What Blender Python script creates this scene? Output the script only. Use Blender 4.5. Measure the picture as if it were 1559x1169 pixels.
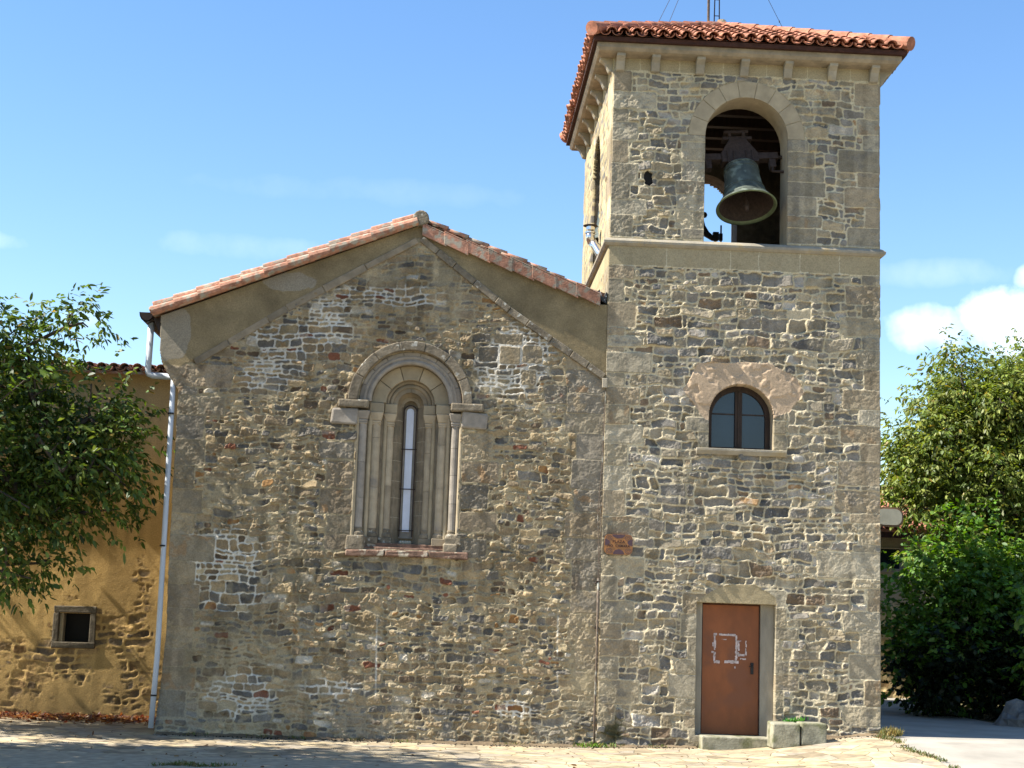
import bpy, math, random
import numpy as np
from mathutils import Vector, Matrix, Quaternion

# ------------------------------------------------------------------ camera, world, sun, exposure
S = bpy.context.scene
for o in list(bpy.data.objects):
    bpy.data.objects.remove(o)
R = math.radians
YAW, PITCH, ROLL = .0396, .1512, .0344
CAM = Vector((-2.381, -23.639, 1.694))
fw = Vector((math.sin(YAW)*math.cos(PITCH), math.cos(YAW)*math.cos(PITCH), math.sin(PITCH)))
r0 = Vector((math.cos(YAW), -math.sin(YAW), 0))
u0 = r0.cross(fw)
rt = r0*math.cos(ROLL)+u0*math.sin(ROLL)
up = u0*math.cos(ROLL)-r0*math.sin(ROLL)
cd = bpy.data.cameras.new('camera')
cd.lens = 54.68; cd.sensor_width = 36; cd.clip_end = 3000; cd.clip_start = .1
cam = bpy.data.objects.new('camera', cd)
S.collection.objects.link(cam)
cam.matrix_world = Matrix(((rt.x, up.x, -fw.x, CAM.x), (rt.y, up.y, -fw.y, CAM.y), (rt.z, up.z, -fw.z, CAM.z), (0, 0, 0, 1)))
S.camera = cam

SUN_EL, SUN_AZ = 48.0, 7.0          # azimuth measured from -X towards the viewer (-Y)
w = bpy.data.worlds.new('World'); S.world = w; w.use_nodes = True
nt = w.node_tree; N = nt.nodes; Lk = nt.links
for n in list(N): N.remove(n)
sky = N.new('ShaderNodeTexSky'); sky.sky_type = 'NISHITA'; sky.sun_disc = False
sky.sun_elevation = R(SUN_EL); sky.sun_rotation = R(270-SUN_AZ)
sky.altitude = 900; sky.air_density = 1.25; sky.dust_density = .25; sky.ozone_density = 1.6
bg = N.new('ShaderNodeBackground'); bg.inputs[1].default_value = .092
out = N.new('ShaderNodeOutputWorld')
hs = N.new('ShaderNodeHueSaturation'); hs.inputs['Saturation'].default_value = 1.22; hs.inputs['Value'].default_value = .97; hs.inputs['Hue'].default_value = .505
Lk.new(sky.outputs[0], hs.inputs['Color'])
geo = N.new('ShaderNodeTexCoord')


def vdir(az, el):
    return Vector((math.sin(R(az))*math.cos(R(el)), math.cos(R(az))*math.cos(R(el)), math.sin(R(el))))


def mth(op, a, b=None, c=None, clamp=False):
    n = N.new('ShaderNodeMath'); n.operation = op; n.use_clamp = clamp
    for i, v in enumerate((a, b, c)):
        if v is None: continue
        if isinstance(v, (int, float)): n.inputs[i].default_value = v
        else: Lk.new(v, n.inputs[i])
    return n.outputs[0]


def dotn(v):
    n = N.new('ShaderNodeVectorMath'); n.operation = 'DOT_PRODUCT'
    Lk.new(geo.outputs['Generated'], n.inputs[0]); n.inputs[1].default_value = v
    return n.outputs['Value']


cn = N.new('ShaderNodeTexNoise'); cn.inputs['Scale'].default_value = 34; cn.inputs['Detail'].default_value = 7; cn.inputs['Roughness'].default_value = .55
Lk.new(geo.outputs['Generated'], cn.inputs['Vector'])
best = None
# cumulus low in the right of the sky and a few faint wisps: azimuth, elevation, half width, half height (degrees), density
for az, el, wd, ht, den in ((20.9, 10.7, 2.1, 1.5, 1.0), (19.6, 11.1, 1.3, 1.15, .95), (17.6, 10.8, 1.9, .85, .55), (23.5, 9.8, 4, 2.4, 1.0), (20.9, 12.6, .5, .5, .6),
                            (-13.6, 10.1, 1.1, .5, .35), (-17.0, 12.6, 1.8, .35, .2), (17.6, 12.8, 3.0, .5, .12), (-8, 13.2, 3.6, .5, .10), (-3, 15.5, 6, .5, .05),
                            (-40, 14, 9, 3, .9), (50, 16, 12, 4, .9), (120, 20, 20, 6, .9), (200, 18, 18, 6, .9), (-95, 12, 14, 4, .8)):
    c = vdir(az, el); rr_ = Vector((math.cos(R(az)), -math.sin(R(az)), 0)); uu_ = rr_.cross(c)
    a = mth('MULTIPLY', dotn(rr_), 1/math.sin(R(wd))); b = mth('MULTIPLY', dotn(uu_), 1/math.sin(R(ht)))
    d2 = mth('ADD', mth('MULTIPLY', a, a), mth('MULTIPLY', b, b))
    v = mth('SUBTRACT', 1.0, d2)
    v = mth('ADD', v, mth('MULTIPLY', mth('SUBTRACT', cn.outputs['Fac'], .5), 3.4))
    v = mth('MULTIPLY', v, .55, clamp=True)
    v = mth('MULTIPLY', v, mth('GREATER_THAN', dotn(c), .6))
    v = mth('MULTIPLY', v, den)
    best = v if best is None else mth('MAXIMUM', best, v)
mx = N.new('ShaderNodeMix'); mx.data_type = 'RGBA'
Lk.new(best, mx.inputs['Factor']); Lk.new(hs.outputs[0], mx.inputs[6]); mx.inputs[7].default_value = (9.6, 9.7, 9.9, 1)
Lk.new(mx.outputs[2], bg.inputs[0]); Lk.new(bg.outputs[0], out.inputs[0])

sd = bpy.data.lights.new('sun', 'SUN'); sd.energy = 5.0; sd.angle = R(.5); sd.color = (1, .94, .84)
sun = bpy.data.objects.new('sun', sd); S.collection.objects.link(sun)
sv = Vector((-math.cos(R(SUN_EL))*math.cos(R(SUN_AZ)), -math.cos(R(SUN_EL))*math.sin(R(SUN_AZ)), math.sin(R(SUN_EL))))
sun.rotation_euler = sv.to_track_quat('Z', 'Y').to_euler(); sun.location = sv*60
S.view_settings.view_transform = 'Standard'; S.view_settings.look = 'None'
S.view_settings.exposure = 1.4; S.view_settings.gamma = 1; S.view_settings.use_curve_mapping = False

# ------------------------------------------------------------------ helpers
COL = S.collection
random.seed(7)
RG = np.random.default_rng(11)


def lin(r, g, b):
    f = lambda c: (c/255/12.92 if c <= 10 else ((c/255+.055)/1.055)**2.4)
    return (f(r), f(g), f(b))


def empty(name, label, cat, loc=(0, 0, 0), group=None, rot=None):
    o = bpy.data.objects.new(name, None); COL.objects.link(o); o.location = loc
    o.empty_display_size = .2
    o['label'] = label; o['category'] = cat
    if group: o['group'] = group
    if rot: o.rotation_euler = rot
    return o


def tag(o, label, cat, group=None):
    o['label'] = label; o['category'] = cat
    if group: o['group'] = group
    return o


class MB:
    """collects shapes and links them as one mesh object"""
    def __init__(s): s.v = []; s.f = []; s.t = []

    def add(s, vs, fs, tint=1.0):
        k = len(s.v); s.v += [tuple(p) for p in vs]
        for f in fs:
            s.f.append(tuple(i+k for i in f)); s.t.append(tint)

    def box(s, x0, x1, y0, y1, z0, z1, tint=1.0, jit=0.0):
        j = lambda: random.uniform(-jit, jit) if jit else 0
        p = [(x+j(), y+j(), z+j()) for z in (z0, z1) for y in (y0, y1) for x in (x0, x1)]
        s.add(p, [(0, 2, 3, 1), (4, 5, 7, 6), (0, 1, 5, 4), (2, 6, 7, 3), (0, 4, 6, 2), (1, 3, 7, 5)], tint)

    def prism(s, poly, y0, y1, axis='y', tint=1.0):
        """polygon (a,b) extruded along axis; y: (x,z)  x: (y,z)  z: (x,y)"""
        m = {'y': lambda a, b, c: (a, c, b), 'x': lambda a, b, c: (c, a, b), 'z': lambda a, b, c: (a, b, c)}[axis]
        n = len(poly)
        v = [m(a, b, y0) for a, b in poly]+[m(a, b, y1) for a, b in poly]
        area = sum(poly[i][0]*poly[(i+1) % n][1]-poly[(i+1) % n][0]*poly[i][1] for i in range(n))
        fl = (area > 0) == (axis != 'y')
        f = []
        a = tuple(range(n)); b = tuple(range(n, 2*n))
        f.append(a[::-1] if fl else a); f.append(b if fl else b[::-1])
        for i in range(n):
            j = (i+1) % n
            q = (i, j, n+j, n+i)
            f.append(q if fl else q[::-1])
        s.add(v, f, tint)

    def tube(s, pts, r, seg=8, tint=1.0, cap=True):
        pts = [Vector(p) for p in pts]; n = len(pts)
        rs = r if isinstance(r, (list, tuple)) else [r]*n
        vs = []; fs = []; prev = None
        for i, p in enumerate(pts):
            if i == 0: d = pts[1]-pts[0]
            elif i == n-1: d = pts[-1]-pts[-2]
            else: d = (pts[i+1]-p).normalized()+(p-pts[i-1]).normalized()
            d.normalize()
            if prev is None:
                a = Vector((0, 0, 1)) if abs(d.z) < .9 else Vector((1, 0, 0))
                x = d.cross(a).normalized()
            else:
                x = (prev-d*prev.dot(d)).normalized()
            prev = x; y = d.cross(x)
            for k in range(seg):
                t = 2*math.pi*k/seg
                vs.append(p+(x*math.cos(t)+y*math.sin(t))*rs[i])
        for i in range(n-1):
            for k in range(seg):
                k2 = (k+1) % seg
                fs.append((i*seg+k, i*seg+k2, (i+1)*seg+k2, (i+1)*seg+k))
        if cap:
            fs.append(tuple(range(seg))[::-1]); fs.append(tuple(range((n-1)*seg, n*seg)))
        s.add(vs, fs, tint)

    def lathe(s, prof, c=(0, 0, 0), seg=32, tint=1.0, M=None):
        n = len(prof); vs = []; fs = []
        for k in range(seg):
            t = 2*math.pi*k/seg
            for r, z in prof:
                p = Vector((r*math.cos(t), r*math.sin(t), z))
                if M: p = M @ p
                vs.append(p+Vector(c))
        for k in range(seg):
            k2 = (k+1) % seg
            for i in range(n-1):
                fs.append((k*n+i, k2*n+i, k2*n+i+1, k*n+i+1))
        s.add(vs, fs, tint)

    def wedge_ring(s, cx, cz, r1, r2, y0, y1, n, gap=.006, a0=0, a1=math.pi, sub=4, jr=0., tvar=.12):
        for i in range(n):
            b0 = a0+(a1-a0)*i/n; b1 = a0+(a1-a0)*(i+1)/n
            g = gap/2/r1
            q0, q1 = b0+g, b1-g
            rr2 = r2+random.uniform(-jr, jr)
            poly = [(cx+r1*math.cos(q0+(q1-q0)*k/sub), cz+r1*math.sin(q0+(q1-q0)*k/sub)) for k in range(sub+1)]
            g2 = gap/2/rr2; q0, q1 = b0+g2, b1-g2
            poly += [(cx+rr2*math.cos(q1-(q1-q0)*k/sub), cz+rr2*math.sin(q1-(q1-q0)*k/sub)) for k in range(sub+1)]
            s.prism(poly, y0+random.uniform(-.004, .004), y1, tint=random.uniform(1-tvar, 1+tvar))

    def arc_tube(s, cx, cz, rr, y, r, seg=24, n=8, tint=1.0, a0=0, a1=math.pi):
        s.tube([(cx+rr*math.cos(a0+(a1-a0)*k/seg), y, cz+rr*math.sin(a0+(a1-a0)*k/seg)) for k in range(seg+1)], r, n, tint)

    def build(s, name, m, parent=None, smooth=False, bevel=0, bseg=2):
        me = bpy.data.meshes.new(name); me.from_pydata(s.v, [], s.f)
        at = me.attributes.new('tint', 'FLOAT', 'FACE'); at.data.foreach_set('value', np.array(s.t, np.float32))
        me.materials.append(m)
        if smooth: me.polygons.foreach_set('use_smooth', np.ones(len(s.f), bool))
        me.update()
        o = bpy.data.objects.new(name, me); COL.objects.link(o)
        if parent:
            o.parent = parent
            q = parent; off = Vector()
            while q: off += q.location; q = q.parent
            o.location = -off
        if bevel:
            b = o.modifiers.new('bevel', 'BEVEL'); b.width = bevel; b.segments = bseg; b.limit_method = 'ANGLE'; b.angle_limit = R(35)
        if smooth == 2:
            pass
        return o


def np_mesh(name, V, F, m, parent=None, cols=None, tint=None, smooth=False):
    """V (n,3); F (k,3 or 4)"""
    me = bpy.data.meshes.new(name)
    nf, k = F.shape
    me.vertices.add(len(V)); me.vertices.foreach_set('co', V.astype(np.float32).ravel())
    me.loops.add(nf*k); me.loops.foreach_set('vertex_index', F.astype(np.int32).ravel())
    me.polygons.add(nf); me.polygons.foreach_set('loop_start', np.arange(0, nf*k, k, dtype=np.int32))
    me.polygons.foreach_set('loop_total', np.full(nf, k, np.int32))
    if smooth: me.polygons.foreach_set('use_smooth', np.ones(nf, bool))
    if cols is not None:
        a = me.color_attributes.new('Col', 'FLOAT_COLOR', 'POINT')
        c4 = np.ones((len(V), 4), np.float32); c4[:, :3] = cols
        a.data.foreach_set('color', c4.ravel())
    if tint is not None:
        a = me.attributes.new('tint', 'FLOAT', 'FACE'); a.data.foreach_set('value', tint.astype(np.float32))
    me.update(calc_edges=True); me.validate()
    me.materials.append(m)
    o = bpy.data.objects.new(name, me); COL.objects.link(o)
    if parent:
        o.parent = parent; q = parent; off = Vector()
        while q: off += q.location; q = q.parent
        o.location = -off
    return o


# ------------------------------------------------------------------ materials
def mat(name, base, rough=.9, var=.25, scale=6, bump=.3, bscale=40, spec=.3, metal=0, base2=None, use_tint=True, bdist=.01, blotch=None, blotch_scale=2.0, blotch_t=(.55, .65), streak=1.0):
    m = bpy.data.materials.new(name); m.use_nodes = True
    t = m.node_tree; n = t.nodes; l = t.links
    p = n['Principled BSDF']
    p.inputs['Roughness'].default_value = rough; p.inputs['Metallic'].default_value = metal
    p.inputs['Specular IOR Level'].default_value = spec
    tc = n.new('ShaderNodeTexCoord')
    mp = n.new('ShaderNodeMapping'); l.new(tc.outputs['Object'], mp.inputs[0]); mp.inputs['Scale'].default_value = (1, 1, streak)
    no = n.new('ShaderNodeTexNoise'); no.inputs['Scale'].default_value = scale; no.inputs['Detail'].default_value = 6; no.inputs['Roughness'].default_value = .62
    l.new(mp.outputs[0], no.inputs['Vector'])
    rp = n.new('ShaderNodeValToRGB')
    b2 = base2 or tuple(c*(1-var) for c in base)
    b1 = tuple(min(1, c*(1+var*.5)) for c in base)
    rp.color_ramp.elements[0].position = .35; rp.color_ramp.elements[0].color = (*b2, 1)
    rp.color_ramp.elements[1].position = .68; rp.color_ramp.elements[1].color = (*b1, 1)
    l.new(no.outputs['Fac'], rp.inputs[0])
    colr = rp.outputs[0]
    if blotch:
        nb = n.new('ShaderNodeTexNoise'); nb.inputs['Scale'].default_value = blotch_scale; nb.inputs['Detail'].default_value = 5
        l.new(tc.outputs['Object'], nb.inputs['Vector'])
        rb = n.new('ShaderNodeValToRGB'); rb.color_ramp.elements[0].position = blotch_t[0]; rb.color_ramp.elements[1].position = blotch_t[1]
        l.new(nb.outputs['Fac'], rb.inputs[0])
        mb = n.new('ShaderNodeMix'); mb.data_type = 'RGBA'
        l.new(rb.outputs[0], mb.inputs['Factor']); l.new(colr, mb.inputs[6]); mb.inputs[7].default_value = (*blotch, 1)
        colr = mb.outputs[2]
    if use_tint:
        at = n.new('ShaderNodeAttribute'); at.attribute_name = 'tint'
        mu = n.new('ShaderNodeMix'); mu.data_type = 'RGBA'; mu.blend_type = 'MULTIPLY'; mu.inputs['Factor'].default_value = 1
        l.new(colr, mu.inputs[6]); l.new(at.outputs['Fac'], mu.inputs[7]); colr = mu.outputs[2]
    l.new(colr, p.inputs['Base Color'])
    if bump:
        bn = n.new('ShaderNodeTexNoise'); bn.inputs['Scale'].default_value = bscale; bn.inputs['Detail'].default_value = 5
        l.new(tc.outputs['Object'], bn.inputs['Vector'])
        bu = n.new('ShaderNodeBump'); bu.inputs['Strength'].default_value = bump; bu.inputs['Distance'].default_value = bdist
        l.new(bn.outputs['Fac'], bu.inputs['Height']); l.new(bu.outputs[0], p.inputs['Normal'])
    return m


def wall_mat(name, bump=.35):
    m = bpy.data.materials.new(name); m.use_nodes = True
    t = m.node_tree; n = t.nodes; l = t.links; p = n['Principled BSDF']
    p.inputs['Roughness'].default_value = .93; p.inputs['Specular IOR Level'].default_value = .2
    at = n.new('ShaderNodeAttribute'); at.attribute_name = 'Col'
    tc = n.new('ShaderNodeTexCoord')
    no = n.new('ShaderNodeTexNoise'); no.inputs['Scale'].default_value = 45; no.inputs['Detail'].default_value = 5; no.inputs['Roughness'].default_value = .7
    l.new(tc.outputs['Object'], no.inputs['Vector'])
    mr = n.new('ShaderNodeMapRange'); mr.inputs[1].default_value = .3; mr.inputs[2].default_value = .7; mr.inputs[3].default_value = .74; mr.inputs[4].default_value = 1.24
    l.new(no.outputs['Fac'], mr.inputs[0])
    mu = n.new('ShaderNodeMix'); mu.data_type = 'RGBA'; mu.blend_type = 'MULTIPLY'; mu.inputs['Factor'].default_value = 1
    l.new(at.outputs['Color'], mu.inputs[6]); l.new(mr.outputs[0], mu.inputs[7]); l.new(mu.outputs[2], p.inputs['Base Color'])
    bn = n.new('ShaderNodeTexNoise'); bn.inputs['Scale'].default_value = 70; bn.inputs['Detail'].default_value = 4
    l.new(tc.outputs['Object'], bn.inputs['Vector'])
    bu = n.new('ShaderNodeBump'); bu.inputs['Strength'].default_value = bump; bu.inputs['Distance'].default_value = .008
    l.new(bn.outputs['Fac'], bu.inputs['Height']); l.new(bu.outputs[0], p.inputs['Normal'])
    return m


def leaf_mat(name):
    m = bpy.data.materials.new(name); m.use_nodes = True
    t = m.node_tree; n = t.nodes; l = t.links; p = n['Principled BSDF']
    at = n.new('ShaderNodeAttribute'); at.attribute_name = 'Col'
    l.new(at.outputs['Color'], p.inputs['Base Color'])
    p.inputs['Roughness'].default_value = .5; p.inputs['Specular IOR Level'].default_value = .35
    tr = n.new('ShaderNodeBsdfTranslucent')
    hu = n.new('ShaderNodeHueSaturation'); hu.inputs['Hue'].default_value = .48; hu.inputs['Saturation'].default_value = 1.15; hu.inputs['Value'].default_value = 1.5
    l.new(at.outputs['Color'], hu.inputs['Color']); l.new(hu.outputs[0], tr.inputs[0])
    ms = n.new('ShaderNodeMixShader'); ms.inputs[0].default_value = .35
    l.new(p.outputs[0], ms.inputs[1]); l.new(tr.outputs[0], ms.inputs[2]); l.new(ms.outputs[0], n['Material Output'].inputs[0])
    return m


M = {
    'church_wall': wall_mat('church rubble', .32), 'tower_wall': wall_mat('tower rubble', .4), 'house_wall': wall_mat('house plaster', .5),
    'sand': mat('sandstone', (.29, .235, .16), var=.3, scale=5, bump=.35, bscale=50, blotch=(.2, .17, .12), blotch_scale=3),
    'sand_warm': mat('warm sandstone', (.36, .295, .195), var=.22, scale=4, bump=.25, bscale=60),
    'sand_dark': mat('dark stone and belfry shade', (.11, .09, .062), var=.4, scale=8, bump=.6, bscale=30, bdist=.015), 'sand_old': mat('weathered dark sandstone', (.2, .165, .115), var=.4, scale=8, bump=.6, bscale=30, bdist=.015, blotch=(.42, .40, .34), blotch_scale=9, blotch_t=(.6, .66)),  # sand_dark: window frames, and the belfry's interior shade put into the stone colour
    'sand_col': mat('pale column sandstone', (.40, .33, .23), var=.25, scale=5, bump=.3, bscale=50, blotch=(.24, .21, .17), blotch_scale=2.5, blotch_t=(.58, .7)), 'sand_grey': mat('grey sandstone', (.30, .265, .22), var=.25, scale=6, bump=.3, bscale=50),
    'sand_red': mat('red sandstone', (.19, .115, .08), var=.5, scale=7, bump=.7, bscale=25, bdist=.015, blotch=(.38, .33, .25), blotch_scale=6, blotch_t=(.58, .66)),
    'ledge': mat('ledge stone', (.31, .275, .21), var=.25, scale=5, bump=.4, bscale=45, blotch=(.30, .24, .14), blotch_scale=2.5),
    'concrete': mat('concrete frame', (.30, .275, .22), var=.3, scale=4, bump=.2, bscale=80, streak=.3),
    'mossy': mat('mossy stone block', (.29, .275, .20), var=.45, scale=6, bump=.55, bscale=35, blotch=(.11, .115, .05), blotch_scale=4, blotch_t=(.5, .68)),
    'mortar': mat('lime mortar', (.50, .44, .33), var=.2, scale=10, bump=.4),
    'tile': mat('clay tile', (.40, .165, .10), var=.4, scale=7, bump=.35, bscale=60, blotch=(.38, .21, .14), blotch_scale=9, blotch_t=(.55, .7)),
    'tile_old': mat('lichened clay tile', (.40, .20, .13), var=.45, scale=9, bump=.6, bscale=40, blotch=(.30, .26, .20), blotch_scale=10, blotch_t=(.48, .62)),
    'eave': mat('dark eave board', (.055, .022, .014), var=.4, scale=12, bump=.3),
    'rust_door': mat('rust brown sheet steel', (.205, .064, .018), rough=.6, var=.3, scale=2.6, bump=.06, bscale=20, spec=.4, blotch=(.16, .055, .022), blotch_scale=2.2, streak=.5),
    'scrape': mat('scraped off paper', (.50, .42, .40), var=.4, scale=20, bump=.2),
    'black': mat('black metal', (.012, .012, .013), rough=.5, var=.3),
    'iron': mat('dark iron', (.045, .03, .024), rough=.75, var=.4, scale=20, bump=.3),
    'bronze': mat('green bronze', (.085, .10, .082), rough=.55, metal=.25, var=.35, scale=7, bump=.15, bscale=30, blotch=(.16, .19, .15), blotch_scale=6),
    'bronze_lip': mat('polished bronze lip', (.13, .16, .085), rough=.5, metal=.3, var=.3),
    'wood': mat('dark brown wood', (.035, .02, .012), rough=.6, var=.4, scale=20, bump=.3, streak=.15),
    'glass': mat('dark window glass', (.016, .027, .04), rough=.1, var=.25, scale=2, bump=0, spec=.6, use_tint=False),
    'white_glass': mat('milky slit glass', (.62, .64, .74), rough=.25, var=.22, scale=3, bump=.1, bscale=12, spec=.6, use_tint=False, streak=.5),
    'void': mat('dark room', (.012, .011, .01), var=.2, bump=0),
    'pvc': mat('pale pipe', (.46, .50, .55), rough=.4, var=.12, scale=4, bump=.04, streak=.3),
    'gutter': mat('brown gutter', (.035, .022, .017), rough=.4, var=.3),
    'steel': mat('stainless flue', (.62, .60, .57), rough=.22, metal=.95, var=.12, bump=.02),
    'rusty': mat('rusty pipe', (.12, .09, .065), rough=.8, var=.45, scale=18, bump=.3, blotch=(.26, .26, .22), blotch_scale=7),
    'flash': mat('lead flashing', (.03, .03, .032), rough=.5, var=.5, scale=14, blotch=(.5, .5, .48), blotch_scale=8, blotch_t=(.58, .63)),
    'bark': mat('bark', (.085, .07, .055), var=.45, scale=14, bump=.8, bscale=25, bdist=.02),
    'leaf': leaf_mat('leaf'), 'soil': mat('dry earth', (.17, .125, .075), var=.4, scale=3, bump=.6, bscale=15, bdist=.03, use_tint=False),
    'asphalt': mat('worn asphalt', (.32, .295, .25), var=.18, scale=1.2, bump=.4, bscale=90, use_tint=False, blotch=(.37, .34, .28), blotch_scale=.6),
    'rock': mat('grey rock', (.16, .16, .155), var=.4, scale=4, bump=.8, bscale=8, bdist=.05),
    'sign_o': mat('orange glazed tile', (.33, .135, .035), rough=.3, var=.3, scale=25, bump=.05, spec=.5),
    'sign_p': mat('purple glazed tile', (.075, .032, .045), rough=.3, var=.3, scale=25, bump=.05, spec=.5),
    'sign_t': mat('brown lettering', (.05, .018, .014), rough=.4, var=.2, bump=0),
    'beige': mat('faded cream board', (.46, .42, .31), rough=.7, var=.15, scale=5, bump=.1),
    'board_rim': mat('brown rim', (.19, .11, .06), rough=.7, var=.3),
}


# ------------------------------------------------------------------ noise and masonry
def vnoise(X, Z, scale, seed):
    T = np.random.default_rng(seed).random((257, 257)).astype(np.float32)
    x = X/scale+1000.37; z = Z/scale+1000.71
    xi = np.floor(x).astype(int); zi = np.floor(z).astype(int)
    fx = x-xi; fz = z-zi
    fx = fx*fx*(3-2*fx); fz = fz*fz*(3-2*fz)
    xi &= 255; zi &= 255
    return (T[zi, xi]*(1-fx)+T[zi, xi+1]*fx)*(1-fz)+(T[zi+1, xi]*(1-fx)+T[zi+1, xi+1]*fx)*fz


def fbm(X, Z, scale, seed, oct=4, gain=.5):
    a = 1; s = 0; t = 0
    for i in range(oct):
        s = s+a*vnoise(X, Z, scale, seed+i*17); t += a; a *= gain; scale *= .5
    return s/t


def blur(A, r):
    for _ in range(2):
        for ax in (0, 1):
            P = np.pad(A, [(r+1, r) if k == ax else (0, 0) for k in (0, 1)], mode='edge')
            c = np.cumsum(P, axis=ax, dtype=np.float64)
            if ax == 0: A = (c[2*r+1:]-c[:-2*r-1])/(2*r+1)
            else: A = (c[:, 2*r+1:]-c[:, :-2*r-1])/(2*r+1)
    return A.astype(np.float32)


def sstep(a, b, x):
    t = np.clip((x-a)/(b-a), 0, 1); return t*t*(3-2*t)


def rubble_rects(u0, u1, z0, z1, rng, rowh, stonew):
    """random coursed rubble as rectangles: coarse rows > blocks > sub rows > stones"""
    out = []; z = z0
    while z < z1:
        H = rng.uniform(*rowh)*rng.choice([1, 1, 1.6, 2])
        u = u0-rng.uniform(0, .3)
        while u < u1:
            Wd = rng.uniform(.35, .95)
            k = max(1, int(round(H/rng.uniform(rowh[0], rowh[1]))))
            cuts = np.sort(rng.uniform(.25, .75, k-1)) if k == 2 else (np.arange(1, k)/k+rng.uniform(-.06, .06, k-1))
            zs = [z]+[z+H*c for c in cuts]+[z+H]
            for a, b in zip(zs[:-1], zs[1:]):
                q = u
                while q < u+Wd-.02:
                    wd = rng.uniform(*stonew)*np.clip((b-a)/.11, .65, 1.5)
                    e = min(q+wd, u+Wd)
                    if u+Wd-e < .07: e = u+Wd
                    out.append((q, e, a, b)); q = e
            u += Wd
        z += H
    return out


B_ = None


def masonry(u0, u1, z0, z1, res, seed, palette, weights, mortar, rowh, stonew, ashlar=(), ash_pal=None,
            joint=.80, jn=.06, relief=(.004, .03), tilt=.10, rough=.008, mort_h=.010, smear=None, warp=1.0, bright=.22):
    rng = np.random.default_rng(seed)
    nu = int(round((u1-u0)/res))+1; nz = int(round((z1-z0)/res))+1
    U, Z = np.meshgrid(np.linspace(u0, u1, nu), np.linspace(z0, z1, nz))
    U = U.astype(np.float32); Z = Z.astype(np.float32)
    pad = .12
    rects = rubble_rects(u0-pad, u1+pad, z0-pad, z1+pad, rng, rowh, stonew)
    mu = int((u1-u0+2*pad)/res)+2; mz = int((z1-z0+2*pad)/res)+2
    idm = np.zeros((mz, mu), np.int32)
    for i, (a, b, c, d) in enumerate(rects):
        idm[max(0, int(round((c-z0+pad)/res))):max(0, int(round((d-z0+pad)/res))), max(0, int(round((a-u0+pad)/res))):max(0, int(round((b-u0+pad)/res)))] = i
    wu = ((fbm(U, Z, .30, seed+1, 3)-.5)*.13+(fbm(U, Z, .07, seed+2, 2)-.5)*.035)*warp
    wz = ((fbm(U, Z, .34, seed+3, 3)-.5)*.13+(fbm(U, Z, .07, seed+4, 2)-.5)*.030)*warp+(vnoise(U, Z, 1.6, seed+5)-.5)*.12*warp
    ui = np.clip(((U-u0+pad+wu)/res).astype(int), 0, mu-1); zi = np.clip(((Z-z0+pad+wz)/res).astype(int), 0, mz-1)
    ID = idm[zi, ui]
    nr = len(rects)
    allr = list(rects); ash = np.zeros_like(ID, bool)
    w2u = (fbm(U, Z, .12, seed+8, 2)-.5)*.022; w2z = (fbm(U, Z, .15, seed+9, 2)-.5)*.022
    for (a, b, c, d) in ashlar:
        k = (U+w2u >= a) & (U+w2u < b) & (Z+w2z >= c) & (Z+w2z < d)
        ID[k] = len(allr); ash |= k; allr.append((a, b, c, d))
    n = len(allr)
    E = np.zeros(ID.shape, bool)
    e = ID[:, 1:] != ID[:, :-1]; E[:, 1:] |= e
    e = ID[1:] != ID[:-1]; E[1:] |= e
    rad = 1 if res > .007 else 2
    B = blur(1-E.astype(np.float32), rad)
    jnz = (fbm(U, Z, .05, seed+10, 3)-.5)*2
    thr = np.where(ash, .66, joint+jn*(vnoise(U, Z, .5, seed+11)-.5)*2)+jnz*np.where(ash, .03, .05)
    p = sstep(thr, thr+np.where(ash, .08, .12), B)
    cen = np.array([((a+b)/2, (c+d)/2) for a, b, c, d in allr], np.float32)
    hs_ = rng.uniform(*relief, n).astype(np.float32)
    tu = rng.normal(0, tilt, n).astype(np.float32); tz = rng.normal(0, tilt*.8, n).astype(np.float32)
    ra = rng.uniform(.3, 1.6, n).astype(np.float32)
    if n > nr:
        hs_[nr:] = rng.uniform(mort_h-.002, mort_h+.012, n-nr); tu[nr:] *= .12; tz[nr:] *= .12; ra[nr:] *= .45
    pal = np.array(palette, np.float32); ci = rng.choice(len(pal), n, p=np.array(weights)/np.sum(weights))
    col = pal[ci]*rng.uniform(1-bright, 1+bright, (n, 1)).astype(np.float32)
    if n > nr:
        ap = np.array(ash_pal if ash_pal is not None else palette, np.float32)
        col[nr:] = ap[rng.choice(len(ap), n-nr)]*rng.uniform(.86, 1.14, (n-nr, 1)); ra[nr:] *= 1.3
    dU = np.clip(U-cen[ID, 0], -.2, .2); dZ = np.clip(Z-cen[ID, 1], -.2, .2)
    rgh = ((fbm(U, Z, .07, seed+12, 4, .65)-.5)*2+(fbm(U, Z, .028, seed+22, 2)-.5)*1.0)*rough*ra[ID]
    # chipped, stepped faces
    chip = np.floor(fbm(U, Z, .11, seed+13, 3)*9)/9
    Hs = hs_[ID]+tu[ID]*dU+tz[ID]*dZ+rgh+(chip-.5)*rough*2.2*ra[ID]
    Hm = mort_h+(fbm(U, Z, .22, seed+14, 4)-.5)*.018+(fbm(U, Z, .05, seed+15, 2)-.5)*.006
    if smear is not None:
        sm = smear(U, Z)
        p = p*(1-np.clip(sm, 0, 1)*np.where(ash, .25, 1))
    H = Hm*(1-p)+Hs*p
    mc = np.array(mortar, np.float32)
    mv = .78+.44*fbm(U, Z, .5, seed+16, 4)
    MC = mc[None, None]*mv[..., None]
    sv_ = .70+.6*fbm(U, Z, .09, seed+18, 4, .6)
    blot = fbm(U, Z, .13, seed+19, 3)
    SC = col[ID]*sv_[..., None]
    other = pal[(ci[ID]+1) % len(pal)] if True else None
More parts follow.
